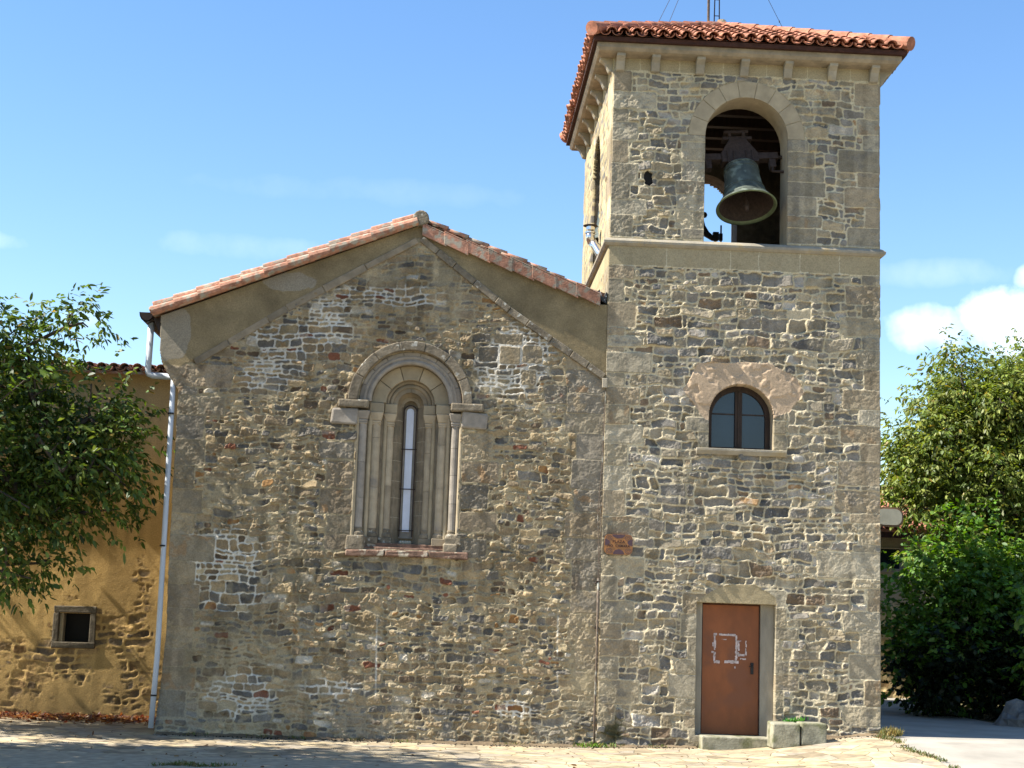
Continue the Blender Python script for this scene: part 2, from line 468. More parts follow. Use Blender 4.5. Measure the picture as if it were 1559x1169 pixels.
    SC = SC+(other-SC)*(sstep(.56, .72, blot)*.5)[..., None]
    pc = np.clip(p*1.05, 0, 1)[..., None]
    C = MC*(1-pc)+SC*pc
    stn = sstep(.50, .74, vnoise(U, Z*.16, .11, seed+31)*.55+fbm(U, Z, .8, seed+32, 4)*.55)
    C = C*(1-.24*stn[..., None])*(1.0+.3*fbm(U, Z, 1.3, seed+33, 4))[..., None]
    global B_; B_ = B
    return U, Z, H, C, ash, p


def mixc(C, c, k):
    k = np.clip(k, 0, 1)[..., None]
    return C*(1-k)+np.array(c, np.float32)*k


def grid_wall(name, U, Z, H, C, mask_fn, to3, flip, depth, m, parent):
    nz, nu = U.shape
    V = to3(U, Z, H).reshape(-1, 3)
    uc = (U[:-1, :-1]+U[1:, 1:])/2; zc = (Z[:-1, :-1]+Z[1:, 1:])/2
    K = mask_fn(uc, zc)
    I = np.arange(nz*nu).reshape(nz, nu)
    a, b, c, d = I[:-1, :-1], I[:-1, 1:], I[1:, 1:], I[1:, :-1]
    F = np.stack([a, b, c, d], -1)[K]
    KP = np.pad(K, 1)
    sk = []
    for nb, (p, q) in ((KP[:-2, 1:-1], (a, b)), (KP[1:-1, 2:], (b, c)), (KP[2:, 1:-1], (c, d)), (KP[1:-1, :-2], (d, a))):
        e = K & ~nb
        sk.append(np.stack([p[e], q[e]], -1))
    sk = np.concatenate(sk)
    used = np.unique(sk); back = np.full(nz*nu, -1); back[used] = nz*nu+np.arange(len(used))
    BV = to3(U.ravel()[used], Z.ravel()[used], np.full(len(used), -depth, np.float32)).reshape(-1, 3)
    SF = np.stack([sk[:, 0], back[sk[:, 0]], back[sk[:, 1]], sk[:, 1]], -1)
    V = np.concatenate([V, BV]); Cc = np.concatenate([C.reshape(-1, 3), C.reshape(-1, 3)[used]])
    F = np.concatenate([F, SF])
    if flip: F = F[:, ::-1]
    uq, inv = np.unique(F, return_inverse=True)
    return np_mesh(name, V[uq], inv.reshape(F.shape), m, parent, cols=Cc[uq], smooth=False)


front = lambda U, Z, H: np.stack([U, -H, Z], -1)


def in_poly(U, Z, poly):
    k = np.zeros(U.shape, bool); n = len(poly)
    for i in range(n):
        (x1, z1), (x2, z2) = poly[i], poly[(i+1) % n]
        c = ((z1 > Z) != (z2 > Z)) & (U < (x2-x1)*(Z-z1)/(z2-z1+1e-12)+x1)
        k ^= c
    return k


def blob(U, Z, x, z, rx, rz): return np.exp(-((U-x)/rx)**2-((Z-z)/rz)**2)


# ------------------------------------------------------------------ ground
def g(x, y):
    x = np.asarray(x, float); y = np.asarray(y, float)
    s = sstep(1.6, 4.4, x)*sstep(-4.5, -.8, y)
    return -.125+.045*sstep(-1, 1.5, x)+.27*s


def grid_sheet(name, xs, ys, dz, m, mask=None, kind='structure', tintfn=None):
    X, Y = np.meshgrid(xs, ys)
    Zz = g(X, Y)+dz
    V = np.stack([X, Y, Zz], -1).reshape(-1, 3)
    ny, nx = X.shape; I = np.arange(nx*ny).reshape(ny, nx)
    F = np.stack([I[:-1, :-1], I[:-1, 1:], I[1:, 1:], I[1:, :-1]], -1)
    if mask is not None:
        xc = (X[:-1, :-1]+X[1:, 1:])/2; yc = (Y[:-1, :-1]+Y[1:, 1:])/2
        F = F[mask(xc, yc)]
    else: F = F.reshape(-1, 4)
    o = np_mesh(name, V, F.reshape(-1, 4), m); o['kind'] = kind
    return o


far = np.unique(np.concatenate([np.linspace(-900, -40, 12), np.linspace(-40, 40, 81), np.linspace(40, 900, 12)]))
gm = mat('dry grass and earth', (.13, .115, .05), var=.4, scale=.8, bump=.5, bscale=12, bdist=.05, use_tint=False, blotch=(.20, .16, .09), blotch_scale=.5)
grid_sheet('ground', far, far, -.035, gm)


def paving_mat():
    m = bpy.data.materials.new('flagstone paving'); m.use_nodes = True
    t = m.node_tree; n = t.nodes; l = t.links; p = n['Principled BSDF']
    p.inputs['Roughness'].default_value = .85; p.inputs['Specular IOR Level'].default_value = .25
    tc = n.new('ShaderNodeTexCoord')
    wn = n.new('ShaderNodeTexNoise'); wn.inputs['Scale'].default_value = 1.4; wn.inputs['Detail'].default_value = 3
    l.new(tc.outputs['Object'], wn.inputs['Vector'])
    ad = n.new('ShaderNodeVectorMath'); ad.operation = 'MULTIPLY_ADD'; ad.inputs[1].default_value = (.25, .25, 0)
    l.new(wn.outputs['Color'], ad.inputs[0]); l.new(tc.outputs['Object'], ad.inputs[2])
    v1 = n.new('ShaderNodeTexVoronoi'); v1.inputs['Scale'].default_value = 3.1; v1.voronoi_dimensions = '2D'
    v2 = n.new('ShaderNodeTexVoronoi'); v2.inputs['Scale'].default_value = 3.1; v2.feature = 'DISTANCE_TO_EDGE'; v2.voronoi_dimensions = '2D'
    l.new(ad.outputs[0], v1.inputs['Vector']); l.new(ad.outputs[0], v2.inputs['Vector'])
    sp = n.new('ShaderNodeSeparateColor'); l.new(v1.outputs['Color'], sp.inputs[0])
    rp = n.new('ShaderNodeValToRGB'); e = rp.color_ramp.elements
    e[0].position = 0; e[0].color = (.21, .168, .11, 1); e[1].position = 1; e[1].color = (.46, .385, .265, 1)
    for q, c in ((.3, (.37, .30, .195, 1)), (.5, (.30, .26, .20, 1)), (.75, (.42, .33, .19, 1))):
        x = e.new(q); x.color = c
    l.new(sp.outputs[0], rp.inputs[0])
    no = n.new('ShaderNodeTexNoise'); no.inputs['Scale'].default_value = 7; no.inputs['Detail'].default_value = 6; l.new(tc.outputs['Object'], no.inputs['Vector'])
    mr = n.new('ShaderNodeMapRange'); mr.inputs[1].default_value = .3; mr.inputs[2].default_value = .7; mr.inputs[3].default_value = .72; mr.inputs[4].default_value = 1.2; l.new(no.outputs['Fac'], mr.inputs[0])
    mu = n.new('ShaderNodeMix'); mu.data_type = 'RGBA'; mu.blend_type = 'MULTIPLY'; mu.inputs['Factor'].default_value = 1
    l.new(rp.outputs[0], mu.inputs[6]); l.new(mr.outputs[0], mu.inputs[7])
    # a band of plain worn concrete slabs further out from the walls
    sx = n.new('ShaderNodeSeparateXYZ'); l.new(ad.outputs[0], sx.inputs[0])
    m1 = n.new('ShaderNodeMapRange'); m1.inputs[1].default_value = -3.25; m1.inputs[2].default_value = -3.3; l.new(sx.outputs['Y'], m1.inputs[0])
    m2 = n.new('ShaderNodeMapRange'); m2.inputs[1].default_value = -5.3; m2.inputs[2].default_value = -5.22; l.new(sx.outputs['Y'], m2.inputs[0])
    mm = n.new('ShaderNodeMath'); mm.operation = 'MULTIPLY'; l.new(m1.outputs[0], mm.inputs[0]); l.new(m2.outputs[0], mm.inputs[1])
    mb = n.new('ShaderNodeMix'); mb.data_type = 'RGBA'; l.new(mm.outputs[0], mb.inputs['Factor']); l.new(mu.outputs[2], mb.inputs[6])
    cm = n.new('ShaderNodeMix'); cm.data_type = 'RGBA'; cm.blend_type = 'MULTIPLY'; cm.inputs['Factor'].default_value = 1; cm.inputs[6].default_value = (.36, .30, .205, 1); l.new(mr.outputs[0], cm.inputs[7])
    l.new(cm.outputs[2], mb.inputs[7])
    jt = n.new('ShaderNodeMapRange'); jt.inputs[1].default_value = .012; jt.inputs[2].default_value = .03; l.new(v2.outputs['Distance'], jt.inputs[0])
    j2 = n.new('ShaderNodeMath'); j2.operation = 'MAXIMUM'; l.new(jt.outputs[0], j2.inputs[0]); l.new(mm.outputs[0], j2.inputs[1])
    mj = n.new('ShaderNodeMix'); mj.data_type = 'RGBA'; l.new(j2.outputs[0], mj.inputs['Factor']); mj.inputs[6].default_value = (.17, .135, .085, 1); l.new(mb.outputs[2], mj.inputs[7])
    l.new(mj.outputs[2], p.inputs['Base Color'])
    sm = n.new('ShaderNodeMath'); sm.operation = 'MULTIPLY_ADD'; sm.inputs[1].default_value = .35; l.new(no.outputs['Fac'], sm.inputs[0]); l.new(j2.outputs[0], sm.inputs[2])
    bu = n.new('ShaderNodeBump'); bu.inputs['Strength'].default_value = .6; bu.inputs['Distance'].default_value = .015; l.new(sm.outputs[0], bu.inputs['Height']); l.new(bu.outputs[0], p.inputs['Normal'])
    return m


px_ = np.unique(np.concatenate([np.arange(-30, -8, .5), np.arange(-8, 4.36, .12), [4.3]]))
edge = lambda y: 4.28+.12*np.sin(y*1.3)+.05*np.sin(y*4.1)
grid_sheet('plaza_paving', px_, np.arange(-26, 2.9, .12), .0, paving_mat(), lambda x, y: (x < edge(y)) & ~((y > .4) & (x > -6.3)))
road_poly = [(4.1, -30), (4.1, .2), (4.4, 5), (4.6, 15), (9.2, 15), (8.5, 11.6), (7.5, 7), (7.6, 4.6), (8.6, 3.2), (12, 1.6), (40, -3), (40, -30)]
grid_sheet('road', np.arange(4, 40, .2), np.arange(-30, 15.2, .2), -.012, M['asphalt'], lambda x, y: in_poly(x, y, road_poly))

# ------------------------------------------------------------------ church (nave)
CX, CZ = -2.993, 4.95                      # apse window axis and springing
church = empty('stone_church', 'low gabled stone church with a deep round-arched window, left of the bell tower', 'church', (-3.2, 3, 0))
xl = lambda z: np.interp(z, [-.3, -.1, .6, 1.4, 2.6, 5.0, 5.13, 5.28, 5.42, 5.6, 6.1], [-6.56, -6.54, -6.49, -6.46, -6.5, -6.52, -6.62, -6.72, -6.80, -6.84, -6.86])
ztop = lambda x: np.where(x < -2.98, np.interp(x, [-6.87, -2.98], [6.13, 7.73]), np.interp(x, [-2.98, -.1], [7.73, 6.60]))


def win_hole(U, Z, R0=.79):
    return ((np.abs(U-CX) < R0) & (Z > 2.70) & (Z <= CZ)) | (((U-CX)**2+(Z-CZ)**2 < R0*R0) & (Z > CZ))


church_pal = [lin(136, 119, 93), lin(122, 108, 87), lin(148, 130, 100), lin(110, 104, 94), lin(92, 88, 82), lin(158, 143, 114), lin(142, 108, 70), lin(114, 74, 56), lin(164, 155, 138), lin(96, 82, 66)]
church_w = [4, 4, 3.2, 3.2, 1.6, 2.2, .35, .35, 1.0, 1.1]
rngq = np.random.default_rng(5)
ash_c = []
z = .12
tog = 0
while z < 5.3:                              # left quoins
    h = rngq.uniform(.26, .42); wd = rngq.uniform(.42, .72) if tog else rngq.uniform(.26, .42)
    ash_c.append((-7.2, -6.5+wd, z, z+h)); z += h; tog ^= 1
ash_c.append((-7.2, -5.72, 5.05, 5.40))
z = 1.0
while z < 5.6:                              # quoins of the nave against the tower
    h = rngq.uniform(.3, .5); wd = rngq.uniform(.35, .62)
    ash_c.append((-.02-wd, .2, z, z+h)); z += h
for a in ((-1.32, -1.0, 5.62, 5.9), (-1.66, -1.33, 5.6, 5.88), (-1.98, -1.68, 5.62, 5.86), (-1.75, -1.3, 5.9, 6.08), (-.95, -.6, 5.0, 5.3), (-1.32, -1.08, 5.28, 5.52),
          (-4.35, -3.82, 4.03, 4.3), (-4.22, -3.8, 3.6, 4.02), (-4.3, -3.8, 3.2, 3.58), (-4.18, -3.8, 2.9, 3.18), (-2.18, -1.72, 4.1, 4.5), (-2.18, -1.6, 3.75, 4.08), (-2.18, -1.75, 3.35, 3.72), (-2.18, -1.6, 3.0, 3.3),
          (-4.2, -3.5, 2.66, 2.9), (-2.5, -1.75, 2.6, 2.9)):
    ash_c.append(a)


def smear_c(U, Z):
    s = fbm(U, Z, .55, 501, 4)*1.0+fbm(U, Z, .12, 502, 3)*.5-.42
    s = s+.30*blob(U, Z, -.4, 1.6, .5, 1.5)+.25*blob(U, Z, -1.9, 5.3, .5, .5)+.06*blob(U, Z, -5.6, 1, 1.2, .8)+.25*blob(U, Z, -3, 7, 1, .5)
    s = s-.30*blob(U, Z, -4.3, 4.8, 1.2, 1.0)-.3*blob(U, Z, -1.2, 3.0, 1.0, 1.6)-.25*blob(U, Z, -2, 1.4, 1.4, .8)
    return sstep(.37, .80, s)*.88


U, Z, H, C, ash, p = masonry(-6.9, 0., -.3, 7.75, .0095, 21, church_pal, church_w, lin(146, 134, 108), (.062, .12), (.10, .34),
                             ash_c, [lin(138, 125, 102), lin(127, 117, 98), lin(130, 117, 97), lin(120, 112, 98)], joint=.71, relief=(.0, .030), tilt=.13, rough=.016, mort_h=.013, smear=smear_c)
# white lime pointing left in some of the joints
lime = sum(blob(U, Z, *b) for b in ((-4.9, 5.7, .5, .35), (-5.2, 5.2, .5, .25), (-4.3, 6.3, .4, .3), (-1.5, 5.5, .6, .55), (-1.1, 6.0, .4, .35), (-5.7, 2.55, .75, .45), (-5.5, 1.9, .5, .3), (-4.6, 5.9, .8, .15), (-3.3, 6.6, .8, .2), (-5.3, .5, .6, .4), (-3.9, .6, .5, .2), (-1.2, .4, .4, .15)))
C = mixc(C, lin(204, 199, 186), np.clip((1-p)*sstep(.30, .62, lime*(.1+1.5*fbm(U, Z, .14, 77, 4)))*(B_ < .82)*.9, 0, 1))
# old plaster band between the stone moulding and the tiles
pl_top = np.where(U < -2.97, np.interp(U, [-6.5, -4.95, -2.97], [5.36, 6.36, 7.54]), np.interp(U, [-2.97, -1.53, .0], [7.54, 6.475, 5.42]))
plast = sstep(-.02, .02, Z-pl_top+(fbm(U, Z, .1, 60, 2)-.5)*.03)
pc_ = np.array(lin(130, 116, 88), np.float32)[None, None]*(.52+.95*fbm(U, Z, .42, 61, 6, .6))[..., None]
patch = sstep(.56, .60, blob(U, Z, -6.72, 5.95, .40, .55)+.55*(fbm(U, Z, .32, 62, 5, .55)-.45))
patch2 = sstep(.56, .62, blob(U, Z, -4.95, 6.74, .50, .20)+.6*(fbm(U, Z, .25, 63, 5, .55)-.45))
pc_ = mixc(pc_, lin(142, 134, 118), np.clip(patch+patch2, 0, 1)*.9)
C = C*(1-plast[..., None])+pc_*plast[..., None]
H = H*(1-plast)+plast*(.012+.008*fbm(U, Z, .4, 64, 4)+.003*fbm(U, Z, .06, 65, 2))
# uneven darkening that grows higher up the gable, red stones, chalk runs
st = sstep(.42, .75, fbm(U, Z, .9, 70, 4))*sstep(3.8, 6.0, Z)
C = C*(1-.28*st[..., None])
for xx, za, zb in ((-3.33, .45, 1.75), (-.62, .4, 1.9)):
    C = mixc(C, lin(196, 190, 176), np.exp(-((U-xx-.012*np.sin(Z*3))/.012)**2)*sstep(za, za+.2, Z)*(1-sstep(zb-.2, zb, Z))*sstep(.35, .55, fbm(U, Z, .25, 71, 3)))
C = mixc(C, lin(120, 122, 118), .38*(1-sstep(.1, 1.1, Z+.5*fbm(U, Z, .5, 72, 3)))*sstep(.4, .6, fbm(U, Z, .35, 73, 3)))
H = H+.03*(1-sstep(-.1, .55, Z+.3*fbm(U, Z, .4, 74, 3)))
H = H*(1-.8*sstep(.93, .80, np.sqrt((U-CX)**2+np.maximum(Z-CZ, 0)**2))*(Z > CZ))
grid_wall('wall', U, Z, H, C, lambda u, z: (u > xl(z)) & (z < ztop(u)) & ~win_hole(u, z), front, False, .62, M['church_wall'], church)

mb = MB()
body = [(-6.5, -.4), (-6.5, 6.2), (-2.98, 7.64), (-.12, 6.52), (-.12, 4.8), (4.1, 4.8), (4.1, -.4)]
mb.prism([(-6.5, -.4), (-6.5, 6.15), (-2.98, 7.6), (-.06, 6.5), (-.06, -.4)], .60, 14)
mb.build('side_wall', M['sand'], church)
mb = MB(); mb.prism([(-.04, -.4), (-.04, 6.45), (4.0, 5.45), (4.0, -.4)], 4.95, 12); mb.build('added_shade_wall', M['sand'], church)  # unseen lean-to, added behind the tower to throw shade on the bush
mb = MB(); mb.prism([(-.1, 6.55), (-.1, 6.65), (4.25, 5.6), (4.25, 5.5)], 4.93, 12.2); mb.build('added_shade_roof', M['tile_old'], church)  # top of the added lean-to, its height set for the shadow


# stone mouldings along the old gable line
def raking(name, pts, lens, m, prd=.055):
    mb = MB()
    for (x0, z0), (x1, z1) in zip(pts[:-1], pts[1:]):
        L = math.hypot(x1-x0, z1-z0); k = 0
        while k < L:
            l = min(random.uniform(*lens), L-k)
            if L-k-l < .15: l = L-k
            a = (k+.004)/L; b = (k+l-.004)/L
            dx, dz = (x1-x0)/L, (z1-z0)/L; nx, nz = -dz, dx
            if nz < 0: nx, nz = -nx, -nz
            hh = .055+random.uniform(-.006, .006); pr = prd+random.uniform(-.012, .012)
            P = lambda t, s: (x0+(x1-x0)*t+nx*s, z0+(z1-z0)*t+nz*s)
            mb.prism([P(a, -hh), P(b, -hh), P(b, hh), P(a, hh)], -pr, .1, tint=random.uniform(.75, 1.25))
            k += l
    return mb.build(name, m, church, bevel=.012)


raking('gable_moulding', [(-6.30, 5.43), (-4.95, 6.33), (-2.99, 7.49)], (.45, .9), M['sand'], .036)
raking('gable_moulding', [(-2.93, 7.52), (-1.53, 6.445), (-.03, 5.46)], (.3, .5), M['sand_old'])


# --- tiled roofs
def tile_template(L=.42, ra=.088, rb=.074, th=.012, seg=6):
    vs = []
    for z_, r in ((0, ra), (L, rb)):
        for rad in (r, r-th):
            for k in range(seg+1):
                t = math.pi*k/seg
                vs.append((rad*math.cos(t), z_, rad*math.sin(t)*.92))
    n = seg+1; f = []
    o0, i0, o1, i1 = 0, n, 2*n, 3*n
    for k in range(seg):
        f.append((o0+k, o1+k, o1+k+1, o0+k+1)); f.append((i0+k, i0+k+1, i1+k+1, i1+k))
        f.append((o0+k, o0+k+1, i0+k+1, i0+k)); f.append((o1+k, i1+k, i1+k+1, o1+k+1))
    f.append((o0, i0, i1, o1)); f.append((o0+seg, o1+seg, i1+seg, i0+seg))
    return np.array(vs), np.array(f)


TT = tile_template()
SEGT = tile_template(seg=8)


def tile_roof(name, o, e, s, ncol, nrow, m, parent, pitch=.2, row=.33, keep=None, jit=.008, tvar=.22, pans=True):
    """o origin at eave, e unit vector along the eave, s unit vector up the slope"""
    o, e, s = (np.array(v, float) for v in (o, e, s)); n_ = np.cross(e, s)
    Vs = []; Fs = []; Ts = []; k = 0
    v0, f0 = TT
    for c in range(ncol):
        for r in range(nrow):
            for pan in ((0, 1) if pans else (0,)):
                a = (c+.5+(.5 if pan else 0))*pitch; b = r*row+(-.02 if not pan else .0)
                if keep is not None and not keep(a, b+.2): continue
                v = v0.copy()
                if pan:
                    v = v*np.array([1, 1, -1]); v[:, 2] += .055
                else:
                    v[:, 2] += .035
                v[:, 2] += (1-v[:, 1]/.42)*.022
                v[:, 0] += a+RG.normal(0, jit); v[:, 1] += b+RG.normal(0, jit*1.6); v[:, 2] += RG.normal(0, jit*.4)
                Vs.append(o+v[:, :1]*e+v[:, 1:2]*s+v[:, 2:]*n_)
                Fs.append((f0[:, ::-1] if pan else f0)+k); Ts.append(np.full(len(f0), RG.uniform(1-tvar, 1+tvar)*(.75 if RG.random() < .12 else 1))); k += len(v)
    return np_mesh(name, np.concatenate(Vs), np.concatenate(Fs), m, parent, tint=np.concatenate(Ts))


def unit(v): v = np.array(v, float); return v/np.linalg.norm(v)


mb = MB()
mb.prism([(-6.98, 6.17), (-2.98, 7.79), (-2.98, 7.75), (-6.98, 6.13)], -.05, 14)
mb.prism([(-2.98, 7.79), (-.12, 6.68), (-.12, 6.64), (-2.98, 7.75)], -.05, 14)
roof = mb.build('roof', M['tile_old'], church)
sl = unit((4.0, 0, 1.62)); sr = unit((-2.86, 0, 1.11))
tile_roof('tile_slope', (-7.0, 14, 6.16), (0, -1, 0), sl, 70, 13, M['tile_old'], roof)
tile_roof('tile_slope', (-.10, -.02, 6.68), (0, 1, 0), sr, 68, 9, M['tile_old'], roof)
# left verge: barrel tiles lying along the slope, a lower and an upper line
mb = MB()
for row_, (yy, dz, rr) in enumerate(((-.10, .02, .072), (.03, .125, .066))):
    k = 0
    Ls = 4.3
    while k < Ls-.1:
        l = .36+random.uniform(-.03, .03)
        a = k-.02; b = min(k+l+.05, Ls)
        P0 = Vector((-6.97, yy, 6.17+dz))+Vector(sl)*a; P1 = Vector((-6.97, yy, 6.17+dz-.02))+Vector(sl)*b
        mb.tube([P0, P1], [rr+.006, rr-.006], 10, random.uniform(.75, 1.3)); k += l
mb.build('verge_tiles', M['tile_old'], roof, smooth=False)
# right verge: flat square tiles on edge, then a course of barrel tiles
mb = MB()
xs = np.linspace(-2.92, -.16, 9)
for i in range(8):
    x0, x1 = xs[i]+.0, xs[i+1]+.035
    zt = lambda x: np.interp(x, [-2.92, -.13], [7.73, 6.76])
    j = random.uniform(-.008, .008)
    mb.prism([(x0, zt(x0)-.17+j), (x1, zt(x1)-.205+j), (x1, zt(x1)-.01), (x0, zt(x0)+.02)], -.12-.006*(i % 2), -.085, tint=random.uniform(.65, 1.25))
    mb.prism([(x0, zt(x0)+.0), (x1, zt(x1)-.03), (x1, zt(x1)+.0), (x0, zt(x0)+.03)], -.12-.006*(i % 2), .2, tint=random.uniform(.7, 1.2))
mb.build('verge_tiles', M['tile_old'], roof, bevel=.006)
mb = MB()
k = 0
while k < 13.9:
    mb.tube([(-2.95, -.12+k, 7.83), (-2.95, -.12+k+.46, 7.815)], [.105, .09], 12, random.uniform(.7, 1.1)); k += .42
mb.build('ridge_tiles', M['tile_old'], roof)
mb = MB(); mb.tube([(-2.95, -.13, 7.83), (-2.95, -.02, 7.83)], [.125, .13], 14); mb.build('ridge_end', M['sand_old'], roof, bevel=.02)
# lead flashing in the valley between roof and tower
mb = MB()
mb.prism([(-.17, 6.80), (-.1, 6.66), (-.03, 6.62), (-.005, 6.78), (-.03, 6.80), (-.05, 6.70), (-.1, 6.74), (-.13, 6.84)], -.03, 4.8)
mb.build('flashing', M['flash'], church)

# gutter and downpipe
mb = MB()
pts = []
for k in range(9):
    t = math.pi*k/8; pts.append((-7.10+.115*math.cos(math.pi+t), 6.20+.15*math.sin(math.pi+t)))
inner = [(-7.10+.103*math.cos(math.pi+math.pi*k/8), 6.205+.135*math.sin(math.pi+math.pi*k/8)) for k in range(9)]
for k in range(8):
    mb.prism([pts[k], pts[k+1], inner[k+1], inner[k]], .1, 13.5)
mb.prism(pts, .1, .104)
mb.prism([(-7.0, 6.12), (-6.86, 6.14), (-6.86, 5.86), (-6.9, 5.9)], .14, .2)
gut = mb.build('gutter', M['gutter'], church)
mb = MB()
mb.tube([(-7.06, .3, 6.08), (-7.06, .3, 5.32), (-7.04, .3, 5.27), (-6.98, .3, 5.25), (-6.75, .28, 5.24), (-6.65, .2, 5.22), (-6.62, .08, 5.17), (-6.612, .03, 5.05), (-6.585, -.02, 3.0), (-6.565, -.04, 1.0), (-6.585, -.06, -.04)], [.05]*5+[.04]*6, 12)
dp = mb.build('downpipe', M['pvc'], church, smooth=True)
mb = MB()
for zz in (4.62, 2.62, .42):
    mb = MB(); mb.tube([(-6.612+.012*(4.6-zz)*.7, -.01-.01*(4.6-zz), zz), (-6.612+.012*(4.6-zz)*.7, -.01-.01*(4.6-zz), zz+.025)], .047, 12); mb.build('pipe_clip', M['black'], dp)

# --- the Romanesque window
win = MB()
prof = [(.80, -.0), (.79, .13), (.60, .13), (.60, .27), (.37, .27), (.37, .41), (.20, .41), (.11, .56)]
vs = []; 
def ringpts(zt=None):
    pass
for s_ in (-1, 1):
    for (ra, ya), (rb, yb) in zip(prof[:-1], prof[1:]):
        q = [(CX+s_*ra, ya, 2.7), (CX+s_*rb, yb, 2.7), (CX+s_*rb, yb, CZ), (CX+s_*ra, ya, CZ)]
        win.add(q, [(0, 1, 2, 3) if s_ < 0 else (3, 2, 1, 0)])
NA = 40
for (ra, ya), (rb, yb) in zip(prof[:-1], prof[1:]):
    for k in range(NA):
        a, b = math.pi*k/NA, math.pi*(k+1)/NA
        q = [(CX+ra*math.cos(a), ya, CZ+ra*math.sin(a)), (CX+rb*math.cos(a), yb, CZ+rb*math.sin(a)), (CX+rb*math.cos(b), yb, CZ+rb*math.sin(b)), (CX+ra*math.cos(b), ya, CZ+ra*math.sin(b))]
        win.add(q, [(3, 2, 1, 0)])
winp = win.build('arched_window', M['sand'], church)


def wpart(mb, name, m, **k): return mb.build(name, m, winp, **k)


mb = MB(); mb.wedge_ring(CX, CZ, .80, .945, -.085, .05, 7, gap=.004, jr=.006, tvar=.2, sub=8); wpart(mb, 'hood_mould', M['sand_old'], bevel=.014)
mb = MB(); mb.wedge_ring(CX, CZ, .605, .785, .035, .125, 9, gap=.006, tvar=.18); mb.arc_tube(CX, CZ, .63, .05, .042, 40, 8); mb.arc_tube(CX, CZ, .705, .05, .03, 40, 8); wpart(mb, 'archivolt', M['sand_grey'], bevel=.006)
mb = MB(); mb.wedge_ring(CX, CZ, .375, .595, .175, .265, 5, gap=.008, tvar=.1); wpart(mb, 'archivolt', M['sand_warm'], bevel=.006)
mb = MB()
for rr_, yy_, rd in ((.355, .30, .03), (.295, .33, .035), (.235, .37, .03)): mb.arc_tube(CX, CZ, rr_, yy_, rd, 36, 8)
mb.wedge_ring(CX, CZ, .2, .365, .33, .405, 2, gap=.006); wpart(mb, 'archivolt', M['sand'], bevel=.004)
# fill behind slit head
mb = MB(); mb.wedge_ring(CX, CZ-.02, .112, .21, .50, .57, 1, sub=16); wpart(mb, 'slit_head', M['sand'])
for s_ in (-1, 1):
    for i, (rx, yy, rd, m_) in enumerate(((.712, .07, .064, 'sand_grey'), (.512, .195, .072, 'sand_col'), (.305, .335, .062, 'sand_col'))):
        x = CX+s_*rx
        sh = MB(); zz = 3.02
        while zz < 4.6:
            ze = min(4.64, zz+random.uniform(.4, .8)); ze = 4.64 if 4.64-ze < .2 else ze
            sh.tube([(x, yy, zz), (x, yy, ze-.004)], rd, 14, random.uniform(.85, 1.15)); zz = ze
        c = wpart(sh, 'column', M[m_])
        cb = MB(); sq = lambda r, z_: [(x-r, yy-r, z_), (x+r, yy-r, z_), (x+r, yy+r, z_), (x-r, yy+r, z_)]
        for (ra, za), (rb, zb) in (((.068, 4.60), (.074, 4.63)), ((.074, 4.63), (.074, 4.67)), ((.074, 4.67), (.108, 4.80))):
            cb.add(sq(ra, za)+sq(rb, zb), [(0, 1, 5, 4), (1, 2, 6, 5), (2, 3, 7, 6), (3, 0, 4, 7), (4, 5, 6, 7), (3, 2, 1, 0)])
        wpart(cb, 'capital', M['sand_col' if i else 'sand_grey'], bevel=.014)
        bb = MB(); bb.lathe([(.0, 3.03), (.062, 3.03), (.075, 3.0), (.07, 2.97), (.092, 2.94), (.095, 2.90), (.085, 2.89), (.0, 2.89)], (x, yy, 0), 16)
        bb.box(x-.1, x+.1, yy-.1, yy+.1, 2.78, 2.892, jit=.006); wpart(bb, 'base', M['sand_old' if (i == 0 or s_ < 0) else 'sand'], bevel=.008)
    for rx, yy, rd in ((.80, .02, .036), (.605, .14, .036), (.375, .28, .032)):
        ed = MB(); ed.tube([(CX+s_*rx, yy, 2.86), (CX+s_*rx, yy, 4.80)], rd, 12, 1.08); wpart(ed, 'jamb_roll', M['sand_warm'])
    ib = MB(); xa, xb = sorted((CX+s_*.20, CX+s_*.39)); ib.box(xa, xb, .25, .50, 4.80, 4.945, jit=.004); wpart(ib, 'impost', M['sand_warm'], bevel=.012); ib = MB()
    xa, xb = sorted((CX+s_*.40, CX+s_*.62)); ib.box(xa, xb, .11, .40, 4.80, 4.945, jit=.004)
    wpart(ib, 'impost', M['sand_warm'], bevel=.012)
    ib = MB(); xa, xb = sorted((CX+s_*.625, CX+s_*(1.09 if s_ < 0 else 1.13))); ib.box(xa, xb, -.10, .25, 4.83, 4.955, jit=.008); wpart(ib, 'impost', M['sand_old'], bevel=.025)
    ib = MB(); xa, xb = sorted((CX+s_*.80, CX+s_*1.19)); ib.box(xa, xb, -.065, .1, 4.57, 4.826, jit=.02); wpart(ib, 'impost_block', M['sand_grey'], bevel=.03)
